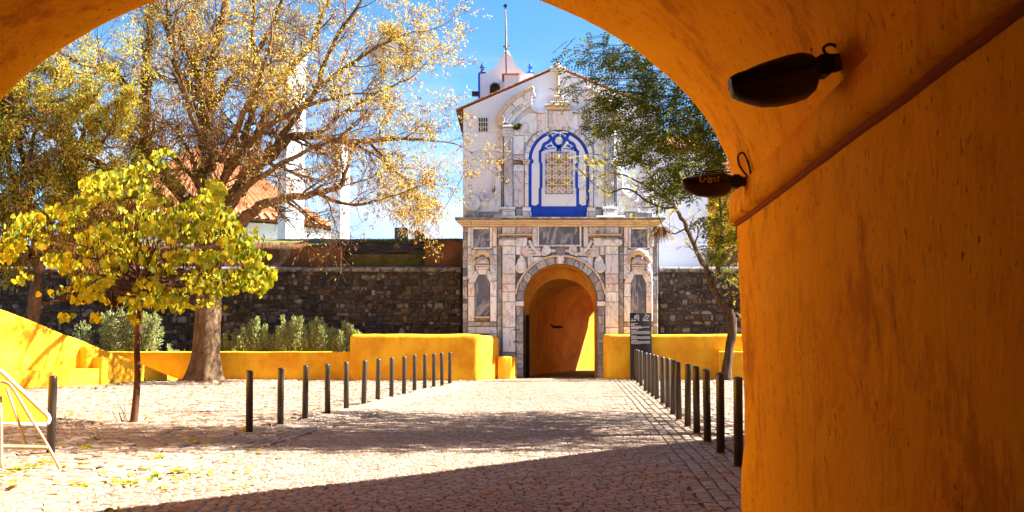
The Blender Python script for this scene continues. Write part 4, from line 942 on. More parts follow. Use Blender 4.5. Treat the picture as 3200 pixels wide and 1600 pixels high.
# ground behind the wall
b_ = MB(); b_.box(-40, P(1446, 800, YW).x, YW + 1.0, 90, -.1, 4.55); struct('rampart_terrace', b_, MT['drygrass'])
b_ = MB(); b_.box(P(2062, 800, YW).x + 3.4, 40, YW + 1.0, 47, -.1, 4.35); struct('rampart_terrace', b_, MT['drygrass'])
b_ = MB(); xx = P(1000, 745, 46).x; b_.box(P(1075, 745, 46).x, P(1446, 745, 46).x, 46, 46.5, 4.0, P(1000, 747, 46).z); solid('terrace_kerb', b_, MT['slate'], (xx, 46, 4.5), 'thin dark stone kerb along the top of the rampart', 'kerb')
def bank(u0, u1, va, name='rampart_slope'):
    b_ = MB(); n = 24; vs = []
    for (v, Y) in ((va + 2, YW + 1.5), ((va + 747) / 2, YW + 3.0), (747, 46.2), (747, 47.5)):
        for i in range(n + 1): q = P(u0 + (u1 - u0) * i / n, v, Y); vs.append((q.x, q.y, q.z + .05 * noise.noise(q * .9)))
    m2 = n + 1; b_.add(vs, [(j*m2 + i, j*m2 + i + 1, (j+1)*m2 + i + 1, (j+1)*m2 + i) for j in range(3) for i in range(n)]); struct(name, b_, MT['drygrass'], True)
bank(200, 1072, 768); bank(1072, 1446, 754)
def grass(x0, x1, y0, y1, zf, n, L, mat='grass_green'):
    b_ = MB()
    for i in range(n):
        x, y = U(x0, x1), U(y0, y1); z = zf(x, y); d = Vector((U(-.4, .4), U(-.4, .4), 1)).normalized(); l_ = L * U(.4, 1); s_ = Vector((U(-1, 1), U(-1, 1), 0)).normalized() * .012; p = Vector((x, y, z)); b_.add([p - s_, p + s_, p + d * l_], [(0, 1, 2)])
    return b_
ga = solid('rampart_grass', grass(P(1120, 745, 43).x, P(1440, 745, 43).x, YW + .6, 45.5, lambda x, y: P(1200, 752, YW + .3).z + .0, 2600, .22), MT['grass_green'], (P(1280, 745, 43).x, 43, 4.8), 'green grass on the rampart top', 'grass'); ga['kind'] = 'stuff'; del ga['category']; del ga['label']
gb = solid('rampart_grass', grass(P(650, 770, 43).x, P(1060, 770, 43).x, YW + .5, 45.5, lambda x, y: P(1200, 769, YW + .3).z + .08, 2600, .14), MT['dry_weed'], (P(850, 770, 43).x, 43, 4.8), 'dry grass', 'grass'); gb['kind'] = 'stuff'; del gb['category']; del gb['label']
# two stone blocks on the wall top
q = P(1255, 745, 45.6); a_ = P(1237, 716, 45.6)
b_ = MB(); b_.box(P(1235, 745, 45.6).x, P(1273, 745, 45.6).x, 45.3, 45.9, 4.3, P(1255, 713, 45.6).z); bevel(solid('stone_block', b_, MT['cement'], (q.x, 45.6, 4.3), 'square grey stone block standing on the rampart top', 'block', 'blocks on the rampart'), .02, 2)
b_ = MB(); b_.slab([(P(u, v, 45.4).x, P(u, v, 45.4).z) for u, v in ((1295, 760), (1295, 719), (1313, 719), (1340, 748), (1340, 760))], 45.4, 46.0, .02); solid('stone_block', b_, MT['cement'], (P(1317, 745, 45.6).x, 45.6, 4.3), 'grey stone block with a slanting top on the rampart', 'block', 'blocks on the rampart')
b_ = MB(); a_ = P(1330, 730, 45.7); c_ = P(1462, 520, 42); b_.tube([a_ + (c_ - a_) * (i / 10) - Vector((0, 0, .18 * math.sin(math.pi * i / 10))) for i in range(11)], .012, 5); solid('cable', b_, MT['iron'], tuple(a_), 'thin overhead cable rising from the rampart to the chapel', 'cable')
# ---- bell gable behind the chapel roof
YB = 46.0
def FB(u, v): q = P(u, v, YB); return (q.x, q.z)
bg_ = thing('bell_gable', (P(1580, 300, YB).x, YB, FB(1580, 330)[1]), 'white curved bell gable with blue urns rising behind the chapel roof', 'bell gable')
C5 = lambda x, y: (1460 + x / 4.027, 10 + y / 4.027)
sil = [C5(160, 1300), C5(160, 890), C5(235, 885), C5(262, 880), C5(285, 845), C5(340, 820), C5(375, 790), C5(395, 740), C5(412, 695), C5(445, 665), C5(445, 645), C5(535, 645), C5(548, 665), C5(578, 700), C5(592, 750), C5(615, 790), C5(660, 822), C5(700, 850), C5(722, 885), C5(800, 880), C5(835, 885), C5(835, 1300)]
# opening for the bell: build the wall as left, right, top pieces around the arch
op = arc(C5(348, 1060)[0], C5(348, 1060)[1], 66 / 4.027, 180, 0, 10)
lw_ = [p for p in sil if p[0] <= op[0][0]] ; b_ = MB()
full = sil[:7] + sil[7:] ; hole = [(op[0][0], sil[0][1])] + op + [(op[-1][0], sil[0][1])]
poly = [sil[0]] + sil[1:] + [(op[-1][0], sil[0][1])] + op[::-1] + [(op[0][0], sil[0][1])]
b_.slab([FB(*p) for p in poly], YB, YB + .5); part('gable_wall', b_, MT['white'], bg_)
b_ = MB(); b_.slab([FB(*p) for p in (C5(138, 1300), C5(138, 885), C5(160, 885), C5(160, 1300))], YB - .02, YB + .95); part('blue_edge', b_, MT['blue'], bg_)
b_ = MB(); b_.slab([FB(*p) for p in (C5(430, 655), C5(445, 640), C5(468, 600), C5(510, 600), C5(535, 640), C5(548, 655))], YB - .05, YB + .95, .03); part('crown_block', b_, MT['white'], bg_)
b_ = MB(); b_.slab([FB(*p) for p in arc(C5(348, 1060)[0], C5(348, 1060)[1], 76 / 4.027, 0, 180, 12) + arc(C5(348, 1060)[0], C5(348, 1060)[1], 67 / 4.027, 180, 0, 12)], YB - .03, YB + .02); part('opening_moulding', b_, MT['marble_white'], bg_)
x, z = FB(*C5(495, 600)); b_ = MB(); b_.box(x - .035, x + .035, YB + .3, YB + .37, z, z + .42); b_.box(x - .14, x + .14, YB + .305, YB + .365, z + .23, z + .30); part('stone_cross', b_, MT['cordon'], bg_)
for cx_, v0 in ((190, 885), (793, 882)):
    x, z = FB(*C5(cx_, v0)); b_ = MB(); k = 1.32 / F * YB / 4.027 * 1.0; s_ = YB / F / 4.027
    b_.box(x - 46 * s_, x + 46 * s_, YB + .1, YB + .1 + 92 * s_, z - .02, z + 24 * s_)
    b_.lathe((x, YB + .1 + 46 * s_, z), [(38 * s_, 24 * s_), (26 * s_, 45 * s_), (20 * s_, 60 * s_), (24 * s_, 78 * s_), (36 * s_, 92 * s_), (37 * s_, 102 * s_), (20 * s_, 112 * s_), (24 * s_, 122 * s_), (12 * s_, 140 * s_), (6 * s_, 150 * s_), (1 * s_, 166 * s_)], 14); part('urn', b_, MT['cyanblue'], bg_)
x, z = FB(*C5(348, 1125)); b_ = MB(); b_.box(x - .95, x + .55, YB + .2, YB + .5, z - .06, z + .10); b_.box(x - .28, x + .28, YB + .25, YB + .45, z + .1, z + .45); b_.box(x - .36, x + .36, YB + .22, YB + .48, z + .36, z + .42); part('bell_yoke', b_, MT['wood'], bg_)
b_ = MB(); x0_, z0_ = FB(*C5(470, 985)); x1_, _ = FB(*C5(640, 985)); b_.box(x0_, x1_, YB - 1.2, YB, z0_ - 1.2, z0_); part('side_block', b_, MT['white'], bg_); b_ = MB(); b_.box(x0_ - .1, x1_ + .05, YB - 1.3, YB + .0, z0_, z0_ + .035); part('coping', b_, MT['tile'], bg_)
# lightning rod with a small iron cross
YR = 45.0; q0 = P(1584, 275, YR); q1 = P(1581, 150, YR); q2 = P(1579, 30, YR)
rod = thing('lightning_rod', tuple(q0), 'tall thin rod with a small flared cross at its tip above the bell gable', 'rod')
b_ = MB(); b_.tube([q0 - Vector((0, 0, .8)), q1], .028, 6); part('lower_pole', b_, MT['wood'], rod); b_ = MB(); b_.tube([q1, q1 + (q2 - q1) * .5 + Vector((.02, 0, 0)), q2], [.045, .03, .022], 6); part('upper_pole', b_, MT['steel'], rod)
b_ = MB(); s_ = YR / F
for a in range(4):
    d = Vector((math.cos(a * math.pi / 2), 0, math.sin(a * math.pi / 2))); n_ = Vector((-d.z, 0, d.x)); c_ = q2 + Vector((0, 0, 12 * s_)); 
    p4 = [c_ - n_ * 1.2 * s_, c_ + n_ * 1.2 * s_, c_ + d * 6 * s_ + n_ * 3.4 * s_, c_ + d * 6 * s_ - n_ * 3.4 * s_]; b_.add([p + Vector((0, -.02, 0)) for p in p4] + [p + Vector((0, .02, 0)) for p in p4], [(0,1,2,3), (7,6,5,4), (0,4,5,1), (1,5,6,2), (2,6,7,3), (3,7,4,0)])
b_.tube([q2, q2 + Vector((0, 0, 12 * s_))], .02, 6); part('tip_cross', b_, MT['iron'], rod)
# ---- white wing to the right of the gate
wg = thing('white_house', (P(2140, 845, 42.2).x, 42.2, 4), 'white house with tiled roof right of the gate behind the trees', 'house')
def FH(u, v): q = P(u, v, 42.2); return (q.x, q.z)
b_ = MB(); x0_, zt_ = FH(1960, 470); x1_, zb_ = FH(2214, 846); b_.box(x0_, x1_, 42.2, 46.5, 3.5, zt_); part('house_wall', b_, MT['white'], wg)
for v in (742, 776): _, z = FH(2100, v); b_ = MB(); b_.box(x0_, x1_ + .03, 42.16, 42.2, z - .03, z + .03); part('string_course', b_, MT['white'], wg)
zr = FH(2100, 380)[1]; b_ = MB(); b_.add([(x0_ - .2, 41.9, zt_), (x1_ + .25, 41.9, zt_), (x1_ - .5, 45.5, zr), (x0_ + .2, 45.5, zr), (x1_ + .25, 46.7, zt_), (x0_ - .2, 46.7, zt_), (x0_ - .2, 41.9, zt_ - .08), (x1_ + .25, 41.9, zt_ - .08), (x1_ + .25, 46.7, zt_ - .08)], [(0, 1, 2, 3), (1, 4, 2), (2, 4, 5, 3), (0, 6, 7, 1), (1, 7, 8, 4), (0, 3, 5)]); rf = part('roof', b_, MT['tilecone'], wg)
n_ = 13
for i in range(n_):
    x = x0_ - .1 + (x1_ - x0_ + .2) * (i + .5) / n_; b_ = MB(); a_ = Vector((x, 41.85, zt_ + .03)); c_ = Vector((x, 45.2, zr - .02)); k = 5; vs = []
    for p in (a_, c_):
        for j in range(k + 1): qq = math.pi * j / k; vs.append((p.x + .10 * math.cos(qq), p.y, p.z + .08 * math.sin(qq)))
    b_.add(vs, [(j, j+1, k+2+j, k+1+j) for j in range(k)] + [tuple(range(k, -1, -1))]); part('tile_row', b_, MT['tile'], rf)
# pierced screen on the white wing
x0_, z0_ = FH(1980, 600); 
sc_ = MB()
for i in range(9):
    for j in range(4):
        if (i + j) % 2 == 0: x, z = FH(1976 + i * 4.4, 562 + j * 9); sc_.box(x - .05, x + .05, 42.14, 42.19, z - .05, z + .05)
part('pierced_screen', sc_, MT['cement'], wg)
# yellow house beyond, far right
yh = thing('yellow_house', (P(2300, 780, 62).x, 62, 4), 'yellow house far right beyond the rampart', 'house')
b_ = MB(); a_ = P(2190, 760, 62); b_.box(a_.x, a_.x + 12, 62, 68, 0, P(2260, 560, 62).z); part('house_wall', b_, MT['yellow'], yh); b_ = MB(); zz = P(2260, 560, 62).z; b_.add([(a_.x - .2, 61.8, zz), (a_.x + 12.2, 61.8, zz), (a_.x + 12, 65, zz + 1.4), (a_.x, 65, zz + 1.4)], [(0, 1, 2, 3)]); part('roof', b_, MT['tilecone'], yh)
# ---- white piers and the round tiled building on the left
def pier(u0, um, u1, v0, Y, lab):
    a_ = P(u0, 745, Y); m3 = P(um, 745, Y - .55); c_ = P(u1, 745, Y - .1); zt_ = P((u0 + u1) / 2, v0, Y).z
    pl2 = [(a_.x, a_.y), (m3.x, m3.y), (c_.x, c_.y), (a_.x + c_.x - m3.x, a_.y + c_.y - m3.y)]
    t = thing('white_pier', (m3.x, Y, 4.5), lab, 'pier', 'white piers behind the rampart')
    b_ = MB(); b_.prism(pl2, 4.3, zt_); bevel(part('shaft', b_, MT['white'], t), .03, 2)
    cx = sum(p[0] for p in pl2) / 4; cy = sum(p[1] for p in pl2) / 4; b_ = MB(); b_.prism([(cx + (x - cx) * 1.12, cy + (y - cy) * 1.12) for x, y in pl2], 4.3, 4.95); part('plinth', b_, MT['white'], t); b_ = MB(); b_.prism([(cx + (x - cx) * 1.10, cy + (y - cy) * 1.10) for x, y in pl2], zt_ - .02, zt_ + .18); part('cap', b_, MT['white'], t)
pier(866, 890, 950, 190, 54, 'tall white pier behind the large tree, left and higher of the two'); pier(1033, 1063, 1092, 445, 58, 'shorter white pier behind the tree branches, right of the two')
rt = thing('rotunda', (-17.6, 65, 4.4), 'round white building with conical terracotta roof behind the large tree', 'building')
cR = (-17.6, 65.0, 0.0); zE = 7.5
b_ = MB(); b_.lathe(cR, [(7.0, 4.0), (7.0, 5.6), (7.12, 5.65), (7.12, 5.85), (7.0, 5.9), (7.0, 6.5)], 64); part('round_wall', b_, MT['white'], rt, False)
for r_, z0, z1 in ((7.18, 6.42, 6.62), (7.32, 6.62, 6.84), (7.48, 6.84, 7.06), (7.62, 7.06, 7.32)): b_ = MB(); b_.lathe(cR, [(6.9, z0), (r_ - .1, z0), (r_, z1 - .06), (r_, z1), (6.9, z1)], 72); part('cornice_ring', b_, MT['white'], rt)
b_ = MB(); n_ = 200; vs = []; pr_ = [(7.95, zE), (6.6, zE + .75), (5.0, zE + 1.75), (3.2, zE + 3.0), (1.4, zE + 4.3), (.35, zE + 5.1)]
for r_, z in pr_:
    for k in range(n_): a = 2 * math.pi * k / n_; rr = r_ + 0; vs.append((cR[0] + rr * math.cos(a), cR[1] + rr * math.sin(a), z + (.06 if k % 2 else -.02) * min(1, r_ / 4)))
b_.add(vs, [(i*n_ + k, i*n_ + (k+1) % n_, (i+1)*n_ + (k+1) % n_, (i+1)*n_ + k) for i in range(len(pr_)-1) for k in range(n_)]); b_.lathe((cR[0], cR[1], zE), [(7.2, -.16), (7.95, -.03)], 96); rr_f = part('roof', b_, MT['tilecone'], rt)
for k in range(100):
    a = 2 * math.pi * k / 100
    if not (-2.4 < (a if a < math.pi else a - 2 * math.pi) < .5): continue
    d = Vector((math.cos(a), math.sin(a), 0)); n2 = Vector((-d.y, d.x, 0)); b_ = MB(); vs = []
    for rr, zz in ((8.05, zE + .0), (7.4, zE + .36)):
        for j in range(5): q = math.pi * j / 4; p = Vector(cR) + d * rr + n2 * .13 * math.cos(q); vs.append((p.x, p.y, zz + .11 * math.sin(q)))
    b_.add(vs, [(j, j+1, 6+j, 5+j) for j in range(4)] + [(4, 3, 2, 1, 0)]); part('eave_tile', b_, MT['tile'], rr_f)
b_ = MB(); b_.lathe((cR[0], cR[1], zE + 4.9), [(.45, 0), (.45, .8), (.6, .85), (.3, 1.2), (.05, 1.8)], 12); part('lantern', b_, MT['white'], rt)
# ================================================================== BOLLARDS
NUM = ['nearest', 'second', 'third', 'fourth', 'fifth', 'sixth', 'seventh', 'eighth', 'ninth', 'tenth', 'eleventh', 'twelfth', 'thirteenth', 'fourteenth', 'fifteenth', 'sixteenth']
def bollard(u, v, lab, grp, h=1.03):
    g0 = G(u, v); b_ = MB(); r = .054; tilt = Vector((U(-.02, .02), U(-.015, .015)))
    b_.lathe((0, 0, 0), [(r, -.05), (r, h - .022), (r * .93, h - .008), (r * .6, h + .003), (.004, h + .006)], 20)
    b_.v = [(x + tilt.x * z + g0.x, y + tilt.y * z + g0.y, z) for x, y, z in b_.v]
    t = solid('bollard', b_, MT['bollard'], (g0.x, g0.y, 0), lab, 'bollard', grp)
    for i, p in enumerate(t.data.polygons): p.use_smooth = i < 40
    f_ = MB(); f_.lathe((g0.x, g0.y, 0), [(.085, .0), (.085, .033), (.075, .042), (.056, .044)], 14); part('footing', f_, MT['soil'], t)
random.seed(3)
LB = [(779, 1365), (876, 1340), (953, 1319), (1024, 1305), (1082, 1288), (1136, 1274), (1180, 1259), (1223, 1249), (1262, 1239), (1295, 1226), (1327, 1219), (1355, 1212), (1381, 1208), (1405, 1202)]
for i, (u, v) in enumerate(LB): bollard(u, v, f'dark metal bollard, {NUM[i]} from the camera in the left row' if i < len(LB) - 1 else 'dark metal bollard at the far end of the left row by the parapet', 'left row of bollards', 1.0)
RB = [(2308, 1468), (2252, 1425), (2211, 1389), (2178, 1361), (2149, 1339), (2122, 1318), (2103, 1301), (2087, 1280), (2071, 1267), (2053, 1253), (2041, 1243), (2029, 1233), (2017, 1226), (2003, 1210), (1993, 1200), (1986, 1193)]
for i, (u, v) in enumerate(RB): bollard(u, v, f'dark metal bollard, {NUM[i]} from the camera in the right row' if i < len(RB) - 1 else 'dark metal bollard at the far end of the right row before the black sign', 'right row of bollards', 1.06)
bollard(158, 1425, 'lone dark grey bollard behind the yellow triangular sign', None, 1.02)
# ================================================================== INFORMATION TOTEM
YS = 38.45; a_ = P(1970, 1186, YS); c_ = P(2038, 1186, YS); zt_ = P(2000, 978, YS).z
tot = thing('information_sign', ((a_.x + c_.x) / 2, YS, 0), 'tall black information sign with white text beside the gate', 'sign')
b_ = MB(); b_.box(a_.x, c_.x, YS, YS + .07, 0, zt_); bevel(part('panel', b_, MT['black'], tot), .006, 2)
b_ = MB(); b_.box(a_.x - .05, c_.x + .05, YS - .06, YS + .14, -.02, .03); part('foot_plate', b_, MT['iron'], tot)
def TX(x, y): # crop pixels of the close view to the panel face
    u = 1930 + x / 5.15; v = 950 + y / 5.15; q = P(u, v, YS); return q.x, q.z
def strip(x0_, y0_, x1_, y1_, b_, yo=.004):
    xa, za_ = TX(x0_, y0_); xb, zb_ = TX(x1_, y1_); b_.box(xa, xb, YS - yo, YS - .001, zb_, za_)
b_ = MB()
for (x0_, x1_, y) in ((210, 330, 313), (210, 276, 328), (210, 276, 338)): strip(x0_, y - 3, x1_, y + 3, b_)
for (x0_, x1_, y, h) in ((210, 375, 355, 3), (212, 512, 372, 4), (212, 395, 385, 4), (212, 340, 400, 3), (212, 316, 428, 3), (217, 304, 515, 3), (219, 324, 587, 3)): strip(x0_, y - h, x1_, y + h, b_)
for y0_, n_, last in ((437, 7, 250), (523, 6, 308), (597, 6, 390)):
    for i in range(n_): strip(216, y0_ + i * 8.3, last if i == n_ - 1 else 526, y0_ + i * 8.3 + 3.2, b_)
part('text_lines', b_, MT['print'], tot)
def text(body, x, y, h, bold=.0, font_w=1.0):
    cu = bpy.data.curves.new('lettering', 'FONT'); cu.body = body; cu.size = 1; cu.offset = bold; cu.extrude = .0
    ob = bpy.data.objects.new('lettering', cu); COL.objects.link(ob); dg = bpy.context.evaluated_depsgraph_get(); me = bpy.data.meshes.new_from_object(ob.evaluated_get(dg)); bpy.data.objects.remove(ob)
    xx, zz = TX(x, y); hm = h / 5.15 / F * YS / .70; xs = [v.co.x for v in me.vertices]
    b_ = MB(); b_.add([(xx + v.co.x * hm * font_w, YS - .004, zz + v.co.y * hm) for v in me.vertices], [tuple(p.vertices) for p in me.polygons]); part('lettering', b_, MT['print'], tot)
text('elvas', 216, 276, 24, .02, 1.25); text('Elvas', 404, 246, 15, .02, 1.3)
b_ = MB()
for x, y0_, y1_ in ((270, 198, 240), (288, 190, 245), (306, 186, 245)): strip(x, y0_, x + 9, y1_, b_)
for i in range(6): strip(322 + (i % 2) * 6, 180 + i * 16, 346, 188 + i * 16, b_)
strip(216, 240, 268, 244, b_); strip(404, 250, 484, 253, b_); strip(404, 262, 506, 270, b_)
star = [(424, 205), (450, 200), (455, 164), (472, 190), (508, 188), (490, 210), (484, 244), (472, 222), (440, 220), (424, 205)]
pts = [TX(*p) for p in star]; b_.tube([(x, YS - .003, z) for x, z in pts], .007, 4)
pts = [TX(*p) for p in ((268, 196), (330, 166))]; b_.tube([(x, YS - .003, z) for x, z in pts], .005, 4); part('emblems', b_, MT['print'], tot)
# ================================================================== TRIANGULAR ROAD SIGN SEEN FROM BEHIND
YT = 12.75; s_ = YT / F
sg = thing('triangular_road_sign', (P(20, 1465, YT).x, YT, 0), 'yellow triangular road sign on a folding steel stand, seen from behind', 'sign')
def TP(u, v, dy=0): return P(u, v, YT + dy)
tri = []
for (cu, cv, r, a0, a1) in ((132, 1310, 20, -50, 65), (-8, 1180, 22, 40, 140), (-148, 1310, 20, 115, 230)):
    for i in range(7): a = math.radians(a0 + (a1 - a0) * i / 6); tri.append((cu + r * math.cos(a), cv - r * math.sin(a)))
def lean(v): return -.02 + (1330 - v) / 170 * .22      # the panel leans back towards its top
b_ = MB(); n_ = len(tri); f_ = [TP(u, v, lean(v) + .10) for u, v in tri]; k_ = [p + Vector((0, .035, 0)) for p in f_]
b_.add(f_ + k_, [tuple(range(n_))[::-1], tuple(n_ + i for i in range(n_))]); part('panel', b_, MT['signyellow'], sg)
b_ = MB(); b_.tube([p + Vector((0, .017, 0)) for p in f_ + [f_[0]]], .021, 8); part('rim', b_, MT['edge'], sg, True)
def leg(path, r, nm): b_ = MB(); b_.tube(smooth_path([TP(*p) for p in path], 4), r, 8); part(nm, b_, MT['steel'], sg, True)
leg([(192, 1474, -.05), (150, 1395, -.02), (95, 1305, .0), (52, 1232, .06), (28, 1200, .1), (5, 1192, .12)], .018, 'leg'); leg([(-208, 1474, -.05), (-166, 1395, -.02), (-111, 1305, .0), (-68, 1232, .06), (-44, 1200, .1), (5, 1192, .12)], .018, 'leg')
leg([(5, 1462, -.25), (4, 1340, -.1), (2, 1240, .06)], .016, 'prop'); leg([(22, 1216, .05), (55, 1310, .0), (84, 1396, -.02)], .016, 'prop')
b_ = MB(); q0 = TP(8, 1396, -.06); q1 = TP(150, 1398, -.03); b_.tube([TP(-166, 1397, -.03), q0, q1], .026, 4); part('crossbar', b_, MT['steel'], sg)
# ================================================================== TREES
def tint(): pass
def leafquad(b_, p, d, nrm, L, w, fold=.15):
    d = d.normalized(); s_ = d.cross(nrm)
    if s_.length < 1e-4: s_ = d.orthogonal()
    s_.normalize(); n_ = s_.cross(d); m_ = p + d * L * .5 + n_ * L * fold
    b_.add([p, m_ + s_ * w * .5, p + d * L, m_ - s_ * w * .5], [(0, 1, 2), (0, 2, 3)])
def rv(): return Vector((U(-1, 1), U(-1, 1), U(-1, 1)))
def grow(b_, p, d, L, r, lev, maxl, tips, jit=.22, up=.03, kids=(6, 6, 5, 4), ratio=.55, ang=(.5, 1.1)):
    nseg = 5 if lev < maxl else 4; pts = [p.copy()]; ds = [d.copy()]
    for i in range(nseg):
        d = (d + rv() * jit + Vector((0, 0, up))).normalized(); p = p + d * L / nseg; pts.append(p.copy()); ds.append(d.copy())
    b_.tube(pts, [max(.0035, r * (1 - .72 * i / nseg)) for i in range(nseg + 1)], 7 if r > .06 else (5 if r > .02 else 3), False)
    if lev >= maxl: tips.append((pts[-1], ds[-1])); tips.append((pts[2], ds[2])); return
    n_ = kids[min(lev, len(kids) - 1)]
    for k in range(n_):
        t = U(.25, 1.0); i = min(nseg - 1, int(t * nseg)); q = pts[i] + (pts[i+1] - pts[i]) * (t * nseg - i)
        ax = ds[i+1].cross(rv()).normalized(); dd = Matrix.Rotation(U(*ang), 3, ax) @ ds[i+1]
        grow(b_, q, dd, L * ratio * U(.75, 1.2), max(.004, r * (1 - .7 * t) * .62), lev + 1, maxl, tips, jit, up, kids, ratio, ang)
    grow(b_, pts[-1], ds[-1], L * ratio, max(.004, r * .3), lev + 1, maxl, tips, jit, up, kids, ratio, ang)
def limb(b_, pts, rads, tips, spawn, Ls, maxl=2, start=.25, **k):
    q = smooth_path(pts, 5); rr = lerp_list(rads, len(q)); q2 = [q[0]] + [p + rv() * r * .5 for p, r in zip(q[1:], rr[1:])]
    b_.tube(q2, rr, 10 if rads[0] > .12 else 7, False)
    for i in range(spawn):
        t = start + (1 - start) * (i + R()) / spawn; j = min(len(q2) - 2, int(t * (len(q2) - 1))); d = (q2[j+1] - q2[j]).normalized()
        ax = d.cross(rv()).normalized(); dd = Matrix.Rotation(U(.5, 1.2), 3, ax) @ d; dd = (dd + Vector((0, 0, .12))).normalized()
        grow(b_, q2[j], dd, Ls * U(.6, 1.25) * (1.1 - .4 * t), max(.012, rr[j] * .45), 0, maxl, tips, **k)
    d = (q2[-1] - q2[-2]).normalized(); grow(b_, q2[-1], d, Ls, rads[-1], 0, maxl, tips, **k)
# ---- the large ash-like tree by the low wall
random.seed(11)
YBT = 37.7; sB = YBT / F
big = thing('large_tree', tuple(G(636, 1192)), 'large half-bare autumn tree with a massive trunk before the low yellow wall', 'tree')
def T(u, v, dy=0): return P(u, v, YBT + dy)
tr = MB(); tips = []
tp = [T(634, 1196), T(636, 1165), T(642, 1110), T(648, 1020), T(651, 930), T(652, 840), T(650, 760), T(655, 690)]
q = smooth_path(tp, 4); rr = lerp_list([.66, .54, .46, .43, .42, .42, .46, .40], len(q)); n_ = 28; vs = []
for p, r in zip(q, rr):
    for k in range(n_):
        a = 2 * math.pi * k / n_; fl = max(0, (.9 - p.z) / .9); rk = r * (1 + .05 * noise.noise(Vector((math.cos(a) * 2, math.sin(a) * 2, p.z * .8))) + fl * .22 * math.sin(a * 5 + 1) + .02 * U(-1, 1)); vs.append((p.x + rk * math.cos(a), p.y + rk * math.sin(a), p.z))
tr.add(vs, [(i*n_ + k, i*n_ + (k+1) % n_, (i+1)*n_ + (k+1) % n_, (i+1)*n_ + k) for i in range(len(q)-1) for k in range(n_)])
part('trunk', tr, MT['bark_big'], big, True)
br = MB()
K = dict(maxl=2, kids=(7, 6, 4), ratio=.60, jit=.26, up=.0)
limb(br, [T(690, 745), T(745, 700, -.5), T(800, 650, -1), T(886, 622, -1.4), T(980, 606, -1.6), T(1062, 580, -1.8), T(1088, 510, -1.8)], [.26, .22, .17, .13, .11, .085, .05], tips, 9, 1.5, start=.4, **K)
limb(br, [T(672, 720), T(740, 610), T(793, 546, .2), T(886, 447, .2), T(960, 422, .3), T(1097, 441, .2), T(1234, 432), T(1360, 440)], [.28, .24, .19, .16, .13, .10, .07, .03], tips, 15, 1.7, start=.3, **K)
limb(br, [T(665, 720), T(740, 590, .8), T(790, 480, 1), T(843, 323, 1.2), T(886, 242, 1.4), T(967, 149, 1.5), T(1015, 30, 1.6), T(1040, -60, 1.6)], [.24, .19, .16, .13, .11, .09, .07, .04], tips, 14, 1.7, start=.25, **K)
limb(br, [T(850, 480, .3), T(900, 400, -.3), T(940, 350, -.6), T(985, 280, -.9), T(1048, 124, -1.2), T(1128, 6, -1.4), T(1150, -60, -1.4)], [.13, .11, .10, .085, .07, .05, .03], tips, 13, 1.6, start=.2, **K)
limb(br, [T(652, 700), T(650, 560), T(647, 430), T(649, 310), T(672, 170), T(705, 10), T(720, -80)], [.36, .29, .25, .21, .17, .13, .10], tips, 13, 1.8, start=.25, **K)
limb(br, [T(648, 330), T(600, 275, .4), T(559, 245, .8), T(543, 140, 1), T(490, 20, 1.2), T(470, -60, 1.2)], [.17, .14, .12, .10, .08, .05], tips, 11, 1.6, start=.2, **K)
limb(br, [T(640, 300), T(596, 186, -.6), T(560, 120, -.9), T(530, 60, -1), T(520, -60, -1)], [.14, .11, .09, .07, .05], tips, 9, 1.5, start=.2, **K)
limb(br, [T(645, 690), T(560, 600, .5), T(480, 500, .9), T(455, 420, 1), T(457, 250, 1.2), T(468, 60, 1.4), T(470, -60, 1.4)], [.28, .24, .21, .18, .14, .11, .08], tips, 13, 1.7, start=.3, **K)
limb(br, [T(470, 430, 1), T(430, 320, .2), T(350, 217, -.4), T(270, 205, -.8), T(180, 160, -1)], [.13, .11, .09, .06, .04], tips, 11, 1.5, start=.2, **K)
limb(br, [T(640, 760), T(520, 640, -1), T(400, 560, -1.8), T(250, 480, -2.4), T(120, 400, -2.6)], [.2, .17, .13, .09, .05], tips, 11, 1.6, start=.3, **K)
limb(br, [T(700, 560), T(760, 420, -1.4), T(800, 300, -1.8), T(790, 130, -2), T(800, -40, -2)], [.15, .12, .1, .07, .05], tips, 12, 1.6, start=.15, **K)
limb(br, [T(660, 330), T(720, 250, -.4), T(790, 180, -.8), T(860, 60, -1), T(900, -60, -1)], [.13, .11, .09, .07, .05], tips, 11, 1.5, start=.15, **K)
limb(br, [T(980, 430, .2), T(1080, 350, .6), T(1180, 290, .8), T(1290, 240, .9)], [.08, .065, .05, .025], tips, 10, 1.4, start=.15, **K)
limb(br, [T(1000, 270, -.8), T(1110, 190, -1), T(1210, 130, -1), T(1290, 100, -1)], [.075, .06, .045, .022], tips, 10, 1.4, start=.15, **K)
limb(br, [T(990, 604, -1.6), T(1090, 640, -1.9), T(1200, 620, -2), T(1290, 590, -2)], [.07, .055, .04, .02], tips, 9, 1.3, start=.15, **K)
limb(br, [T(1150, 440, .2), T(1220, 520, -.2), T(1265, 560, -.4), T(1290, 600, -.4)], [.055, .045, .03, .018], tips, 8, 1.3, start=.15, **K)
